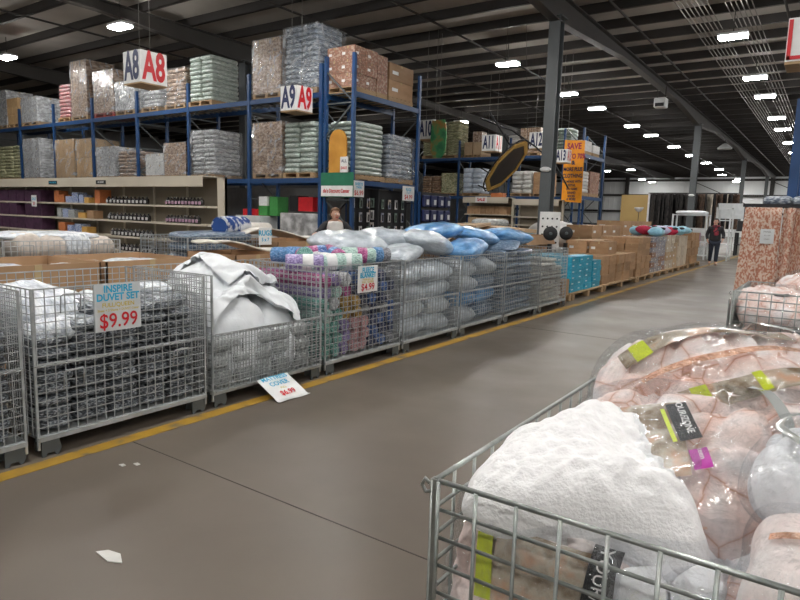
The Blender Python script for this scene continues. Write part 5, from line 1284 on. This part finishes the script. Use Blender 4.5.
# second pack, tilted towards the front
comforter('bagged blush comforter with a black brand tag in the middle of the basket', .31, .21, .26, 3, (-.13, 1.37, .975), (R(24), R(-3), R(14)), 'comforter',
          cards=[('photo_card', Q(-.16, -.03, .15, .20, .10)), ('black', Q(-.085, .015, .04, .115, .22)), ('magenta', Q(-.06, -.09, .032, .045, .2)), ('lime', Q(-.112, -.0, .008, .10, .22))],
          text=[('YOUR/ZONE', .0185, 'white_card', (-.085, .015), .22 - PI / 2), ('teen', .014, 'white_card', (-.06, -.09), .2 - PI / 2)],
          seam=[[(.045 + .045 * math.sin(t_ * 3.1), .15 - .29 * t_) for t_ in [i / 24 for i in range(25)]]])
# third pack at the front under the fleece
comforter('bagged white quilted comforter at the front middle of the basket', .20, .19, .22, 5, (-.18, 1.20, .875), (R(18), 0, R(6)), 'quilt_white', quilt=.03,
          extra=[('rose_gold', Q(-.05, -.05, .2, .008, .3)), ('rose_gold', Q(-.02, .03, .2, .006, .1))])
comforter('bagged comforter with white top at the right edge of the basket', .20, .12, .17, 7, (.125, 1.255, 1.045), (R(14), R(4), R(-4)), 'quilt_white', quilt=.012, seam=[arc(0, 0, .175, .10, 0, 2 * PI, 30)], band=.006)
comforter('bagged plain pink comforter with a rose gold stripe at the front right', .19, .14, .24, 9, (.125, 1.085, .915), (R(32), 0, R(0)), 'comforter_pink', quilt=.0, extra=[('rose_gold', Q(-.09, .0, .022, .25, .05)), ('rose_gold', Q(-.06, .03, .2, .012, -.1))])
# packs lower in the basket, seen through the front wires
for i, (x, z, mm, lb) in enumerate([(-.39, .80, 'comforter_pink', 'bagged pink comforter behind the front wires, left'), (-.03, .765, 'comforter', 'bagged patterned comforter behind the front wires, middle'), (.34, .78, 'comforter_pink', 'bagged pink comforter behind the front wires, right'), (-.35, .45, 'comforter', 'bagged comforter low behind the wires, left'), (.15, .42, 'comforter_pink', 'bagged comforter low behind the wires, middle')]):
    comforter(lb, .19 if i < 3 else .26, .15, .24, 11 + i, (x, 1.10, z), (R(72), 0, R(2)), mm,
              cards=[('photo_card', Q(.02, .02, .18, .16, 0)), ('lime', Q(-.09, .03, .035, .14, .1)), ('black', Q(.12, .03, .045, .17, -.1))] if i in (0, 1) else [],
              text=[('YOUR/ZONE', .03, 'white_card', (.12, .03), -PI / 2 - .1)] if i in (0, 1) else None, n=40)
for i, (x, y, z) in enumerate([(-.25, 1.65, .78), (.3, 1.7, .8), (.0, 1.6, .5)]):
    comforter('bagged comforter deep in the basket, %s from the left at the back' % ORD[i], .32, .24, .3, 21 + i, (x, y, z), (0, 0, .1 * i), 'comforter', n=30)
# white sherpa fleece
sh = Soft(.20, .185, .185, 31, p=3.2, q=.46, fold=.045, ffreq=4.6, ridge=.035, rf=4.2, fine=.010, finef=46, flat=.42)
shm = sh.mesh('sherpa_blanket', 'sherpa', 150)
for v in shm.vertices:   # a corner of the fleece trails off towards the front right, the left shoulder slopes away
    k = max(0, min(1, (v.co.x + .02) / .2)) * max(0, min(1, (.06 - v.co.y) / .2))
    v.co.x += .05 * k * k; v.co.z -= .02 * k; v.co.y += .06 * k
    l_ = max(0, min(1, (-.02 - v.co.x) / .2)); v.co.z -= .04 * l_ * max(0, v.co.z) / .1
    v.co.y -= .03 * l_
tag(put('sherpa_blanket', shm, None, (-.362, 1.19, .965), (R(9), R(3), R(3))), 'fluffy white sherpa fleece blanket bundled at the left of the front basket', 'blanket')
# second right basket contents
for i, (x, y, z, a, b, h, rt) in enumerate([(-.25, 5.55, .86, .34, .36, .26, .2), (.25, 5.5, .92, .36, .34, .26, -.2), (.1, 5.95, .98, .4, .3, .26, .5)]):
    comforter('bagged blush comforter in the second right basket, %s from the left' % ORD[i], a, b, h, 41 + i, (x, y, z), (R(8), 0, rt), 'comforter', n=30, cards=[('black', Q(-.05, -.1, .1, .06, 0))] if i == 0 else [])
tag(put('plastic_sheet', MB().prism([(5.22, .93), (6.75, .97), (6.45, .78), (5.75, .52), (5.25, .60)], -.003, .003, plane='yz').mesh('plastic_sheet', 'sheet_grey'), None, (-.60, 0, 0)), 'grey plastic sheet hanging on the side of the second right basket', 'sheet')

# ------------------------------------------------------------------ people
def skin_mesh(name, mm, V_, E_, Rr, sub=2, root=0):
    me = bpy.data.meshes.new(name); me.from_pydata(V_, E_, [])
    o = bpy.data.objects.new(name, me); C.objects.link(o)
    md = o.modifiers.new('skin', 'SKIN'); md.use_smooth_shade = True
    for i, d in enumerate(me.skin_vertices[0].data):
        r = Rr[i]; d.radius = r if isinstance(r, tuple) else (r, r); d.use_root = (i == root)
    sb = o.modifiers.new('sub', 'SUBSURF'); sb.levels = sub; sb.render_levels = sub
    dg = bpy.context.evaluated_depsgraph_get()
    out = bpy.data.meshes.new_from_object(o.evaluated_get(dg)); out.name = name
    bpy.data.objects.remove(o)
    out.materials.clear(); out.materials.append(M[mm])
    for f in out.polygons: f.use_smooth = True
    return out
class Sk:
    def __init__(s): s.v, s.e, s.r = [], [], []
    def p(s, co, r, link=None):
        s.v.append(tuple(co)); s.r.append(r)
        if link is not None: s.e.append((link, len(s.v) - 1))
        return len(s.v) - 1
    def hand(s, wrist, d, palm_n, side):
        """five-fingered relaxed hand; d = direction of the fingers, palm_n = palm normal, side = towards the thumb"""
        w = Vector(s.v[wrist]); d, nrm, side = Vector(d).normalized(), Vector(palm_n).normalized(), Vector(side).normalized()
        pm = s.p(w + d * .05, (.026, .018), wrist)
        for k, (o_, ln) in enumerate(((.030, .070), (.010, .078), (-.010, .072), (-.030, .056))):
            a = s.p(w + d * .095 + side * o_, .0105, pm)
            c = s.p(w + d * (.095 + ln * .5) + side * o_ * 1.1 + nrm * .010, .0092, a)
            s.p(w + d * (.095 + ln * .92) + side * o_ * 1.1 + nrm * .032, .008, c)
        a = s.p(w + d * .045 + side * .035 + nrm * .008, .012, pm)
        c = s.p(w + d * .075 + side * .052 + nrm * .018, .0105, a)
        s.p(w + d * .105 + side * .054 + nrm * .028, .009, c)
def head_parts(t, c, yaw, hair, long_hair=False):
    """face features on a head centred at c, facing -Y before the yaw"""
    Rz = Matrix.Rotation(yaw, 3, 'Z')
    P = lambda x, y, z: Vector(c) + Rz @ Vector((x, y, z))
    ball = lambda r, sx=1, sy=1, sz=1, n=14: [(r * math.sin(PI * i / 8) + 1e-4, -r * math.cos(PI * i / 8)) for i in range(9)]
    for s in (-1, 1):
        put('eye', cached('eye', lambda: MB().lathe(ball(.011), 10).mesh('eye', 'white_card')), t, P(s * .032, -.088, .012))
        put('pupil', cached('pupil', lambda: MB().lathe(ball(.006), 8).mesh('pupil', 'black')), t, P(s * .032, -.096, .012))
        put('eyebrow', cached(('brow', hair), lambda: MB().tube([(-.016, 0, 0), (0, -.004, .004), (.016, 0, 0)], .0035, 6).mesh('eyebrow', hair)), t, P(s * .032, -.094, .032), (0, 0, yaw))
        put('ear', cached('ear', lambda: MB().lathe(ball(.026), 10).mesh('ear', 'skin')), t, P(s * .078, .0, .0), (0, 0, yaw), (.4, .7, 1.1))
    put('nose', cached('nose', lambda: MB().tube([(0, 0, .03), (0, -.014, .005), (0, -.022, -.014), (0, -.004, -.022)], [.006, .010, .013, .006], 8).mesh('nose', 'skin')), t, P(0, -.092, -.004), (0, 0, yaw))
    put('mouth', cached('mouth', lambda: MB().tube([(-.022, .006, 0), (-.01, -.002, -.001), (0, -.004, 0), (.01, -.002, -.001), (.022, .006, 0)], .0055, 8).mesh('mouth', 'plush_red')), t, P(0, -.086, -.048), (0, 0, yaw))
    vs = MB(); n = 20
    prof = []
    for i in range(11):
        a = PI * i / 10; prof.append((.101 * math.sin(a) + 1e-4, -.118 * math.cos(a)))
    me = MB().lathe(prof, n).mesh('hair', hair)
    for v in me.vertices:
        k = v.co
        if k.y < -.02: # front: keep hair above the forehead line
            if k.z < .055: k.z = .055 + .1 * (k.z - .055) * .0 + .002; k.y *= .86; k.x *= .98
    me.update()
    put('hair', me, t, P(0, .012, .022), (0, 0, yaw), label='dark hair' if 'dark' in hair else 'brown hair')
def head_verts(sk, neck, c, yaw):
    Rz = Matrix.Rotation(yaw, 3, 'Z'); c = Vector(c)
    a = sk.p(c + Rz @ Vector((0, -.012, -.075)), (.058, .066), neck)
    b_ = sk.p(c + Rz @ Vector((0, -.006, -.02)), (.080, .092), a)
    d = sk.p(c + Rz @ Vector((0, .004, .05)), (.082, .094), b_)
    sk.p(c + Rz @ Vector((0, .006, .098)), (.05, .06), d)

# walking shopper at the end of the aisle, coming towards the camera, looking to her right
def walker():
    t = thing('person', 'person in a black cardigan and red plaid scarf walking towards the camera', 'person', (-3.52, 25.0, 0), R(12))
    H = .985
    s = Sk()
    pel = s.p((0, 0, .93 * H), (.17, .13)); sp = s.p((0, .0, 1.10 * H), (.165, .125), pel); ch = s.p((0, .01, 1.27 * H), (.17, .12), sp)
    sh_ = s.p((0, .015, 1.38 * H), (.10, .08), ch); nk = s.p((0, .0, 1.46 * H), .055, sh_)
    head_verts(s, nk, (-.01, -.02, 1.575 * H), R(-25))
    arms = {}
    for sg, el, wr in ((-1, (-.27, .05, 1.09), (-.24, -.10, .90)), (1, (.28, .04, 1.09), (.25, -.13, .93))):
        shd = s.p((sg * .185, .015, 1.36 * H), .062, sh_)
        e = s.p(el, .046, shd); w = s.p(wr, .03, e); arms[sg] = ((sg * .185, .015, 1.36 * H), el, wr)
        dv = Vector(wr) - Vector(el); s.hand(w, dv, (-sg, -.2, 0), (0, -1, 0))
    legs = {}
    for sg, kn, an, toe in ((-1, (-.10, -.06, .50), (-.10, .10, .10), (-.11, -.03, .035)), (1, (.09, -.10, .50), (.08, -.16, .085), (.09, -.30, .035))):
        hp = s.p((sg * .095, 0, .86), .105, pel); k = s.p(kn, .065, hp); a = s.p(an, .042, k); s.p(toe, .035, a); legs[sg] = ((sg * .095, 0, .86), kn, an, toe)
    put('body', skin_mesh('body', 'skin', s.v, s.e, s.r, 2), t)
    # cardigan
    g = Sk(); a0 = g.p((0, 0, .80), (.205, .165)); a1 = g.p((0, 0, .95), (.21, .165), a0); a2 = g.p((0, 0, 1.1), (.20, .152), a1); a3 = g.p((0, .01, 1.25), (.20, .145), a2); a4 = g.p((0, .015, 1.37), (.13, .10), a3)
    for sg in (-1, 1):
        q = [Vector(x) for x in arms[sg]]
        b0 = g.p(q[0] + Vector((0, 0, .0)), .085, a4); b1 = g.p(q[1], .066, b0); g.p(q[1].lerp(q[2], .92), .052, b1)
    put('cardigan', skin_mesh('cardigan', 'jacket_black', g.v, g.e, g.r, 2), t, label='black cardigan')
    g = Sk(); a0 = g.p((0, 0, .90), (.185, .145))
    for sg in (-1, 1):
        q = [Vector(x) for x in legs[sg]]
        b0 = g.p(q[0] - Vector((0, 0, .05)), .118, a0); b1 = g.p(q[1], .080, b0); g.p(q[1].lerp(q[2], .95), .062, b1)
    put('trousers', skin_mesh('trousers', 'jeans', g.v, g.e, g.r, 2), t, label='dark jeans')
    for sg in (-1, 1):
        q = [Vector(x) for x in legs[sg]]
        g = Sk(); a0 = g.p((q[2].x, q[2].y + .03, q[2].z - .035), (.045, .042)); a1 = g.p((q[3].x, q[3].y, .042), (.046, .04), a0); g.p((q[3].x, q[3].y - .06, .036), (.036, .03), a1)
        put('shoe', skin_mesh('shoe', 'shoe_tan', g.v, g.e, g.r, 2), t, label='tan shoe')
    g = Sk(); n = 10; ids = []
    for k in range(n): ids.append(g.p((.105 * math.cos(2 * PI * k / n), .095 * math.sin(2 * PI * k / n) - .01, 1.40 + .02 * math.sin(k * 2)), .045, ids[-1] if ids else None))
    g.e.append((ids[-1], ids[0]))
    put('scarf_loop', skin_mesh('scarf_loop', 'plaid', g.v, g.e, g.r, 2), t, label='red plaid scarf')
    g = Sk(); a = g.p((-.02, -.13, 1.36), (.10, .04)); a = g.p((.0, -.165, 1.26), (.12, .035), a); a = g.p((.02, -.175, 1.14), (.11, .03), a); g.p((.03, -.175, 1.06), (.09, .025), a)
    put('scarf_end', skin_mesh('scarf_end', 'plaid', g.v, g.e, g.r, 2), t, label='hanging red plaid scarf end')
    head_parts(t, (-.01, -.02, 1.575 * H), R(-25), 'hair_dark')
    g = Sk(); a = g.p((.05, .06, 1.60 * H), .05); a = g.p((.08, .085, 1.5 * H), .045, a); g.p((.085, .08, 1.40 * H), .03, a)
    put('ponytail', skin_mesh('ponytail', 'hair_dark', g.v, g.e, g.r, 1), t, label='dark hair tail')
walker()

# woman standing behind the cartons, head bent a little
def stander():
    t = thing('person', 'person in a white top and dark open jacket standing behind the cartons', 'person', (-7.72, 8.95, 0), R(42))
    s = Sk()
    pel = s.p((0, 0, .90), (.16, .12)); sp = s.p((0, .0, 1.06), (.15, .11), pel); ch = s.p((0, .0, 1.22), (.16, .11), sp)
    sh_ = s.p((0, .01, 1.30), (.09, .07), ch); nk = s.p((0, -.02, 1.355), .05, sh_)
    head_verts(s, nk, (0, -.05, 1.455), R(20))
    arms = {}
    for sg, el, wr in ((-1, (-.32, -.08, 1.10), (-.36, -.30, 1.10)), (1, (.32, -.06, 1.10), (.22, -.30, 1.09))):
        shd = s.p((sg * .175, .01, 1.28), .058, sh_)
        e = s.p(el, .043, shd); w = s.p(wr, .029, e); arms[sg] = ((sg * .175, .01, 1.28), el, wr)
        s.hand(w, Vector(wr) - Vector(el), (0, 0, -1), (-sg, -.2, 0))
    legs = {}
    for sg in (-1, 1):
        hp = s.p((sg * .09, 0, .84), .10, pel); k = s.p((sg * .10, -.02, .47), .06, hp); a = s.p((sg * .10, .03, .09), .04, k); s.p((sg * .11, -.12, .035), .034, a)
        legs[sg] = (Vector((sg * .09, 0, .84)), Vector((sg * .10, -.02, .47)), Vector((sg * .10, .03, .09)), Vector((sg * .11, -.12, .035)))
    put('body', skin_mesh('body', 'skin', s.v, s.e, s.r, 2), t)
    g = Sk(); a0 = g.p((0, -.012, .85), (.17, .135)); a1 = g.p((0, -.014, 1.04), (.165, .125), a0); a2 = g.p((0, -.016, 1.22), (.182, .138), a1); a2 = g.p((0, -.008, 1.31), (.160, .122), a2); g.p((0, -.004, 1.335), (.12, .09), a2)
    put('top', skin_mesh('top', 'shirt_white', g.v, g.e, g.r, 2), t, label='white top')
    for sg in (-1, 1):
        g = Sk(); a0 = g.p((sg * .13, .03, .84), (.075, .15)); a1 = g.p((sg * .125, .03, 1.06), (.072, .14), a0); a2 = g.p((sg * .12, .025, 1.22), (.072, .128), a1); a2 = g.p((sg * .125, .02, 1.295), (.058, .09), a2)
        q = [Vector(x) for x in arms[sg]]
        b0 = g.p(q[0] + Vector((0, 0, .005)), .074, a2); b1 = g.p(q[1], .060, b0); g.p(q[1].lerp(q[2], .85), .048, b1)
        put('jacket_half', skin_mesh('jacket_half', 'jacket_black', g.v, g.e, g.r, 2), t, label='dark open jacket front')
    g = Sk(); a0 = g.p((0, 0, .87), (.17, .135))
    for sg in (-1, 1):
        q = legs[sg]; b0 = g.p(q[0] - Vector((0, 0, .05)), .11, a0); b1 = g.p(q[1], .075, b0); g.p(q[1].lerp(q[2], .95), .06, b1)
    put('trousers', skin_mesh('trousers', 'jeans', g.v, g.e, g.r, 2), t)
    for sg in (-1, 1):
        q = legs[sg]; g = Sk(); a0 = g.p((q[2].x, q[2].y + .02, .05), .044); a1 = g.p((q[3].x, q[3].y, .042), (.045, .04), a0); g.p((q[3].x, q[3].y - .05, .036), (.036, .03), a1)
        put('shoe', skin_mesh('shoe', 'jacket_black', g.v, g.e, g.r, 2), t)
    head_parts(t, (0, -.05, 1.455), R(20), 'hair_brown')
stander()
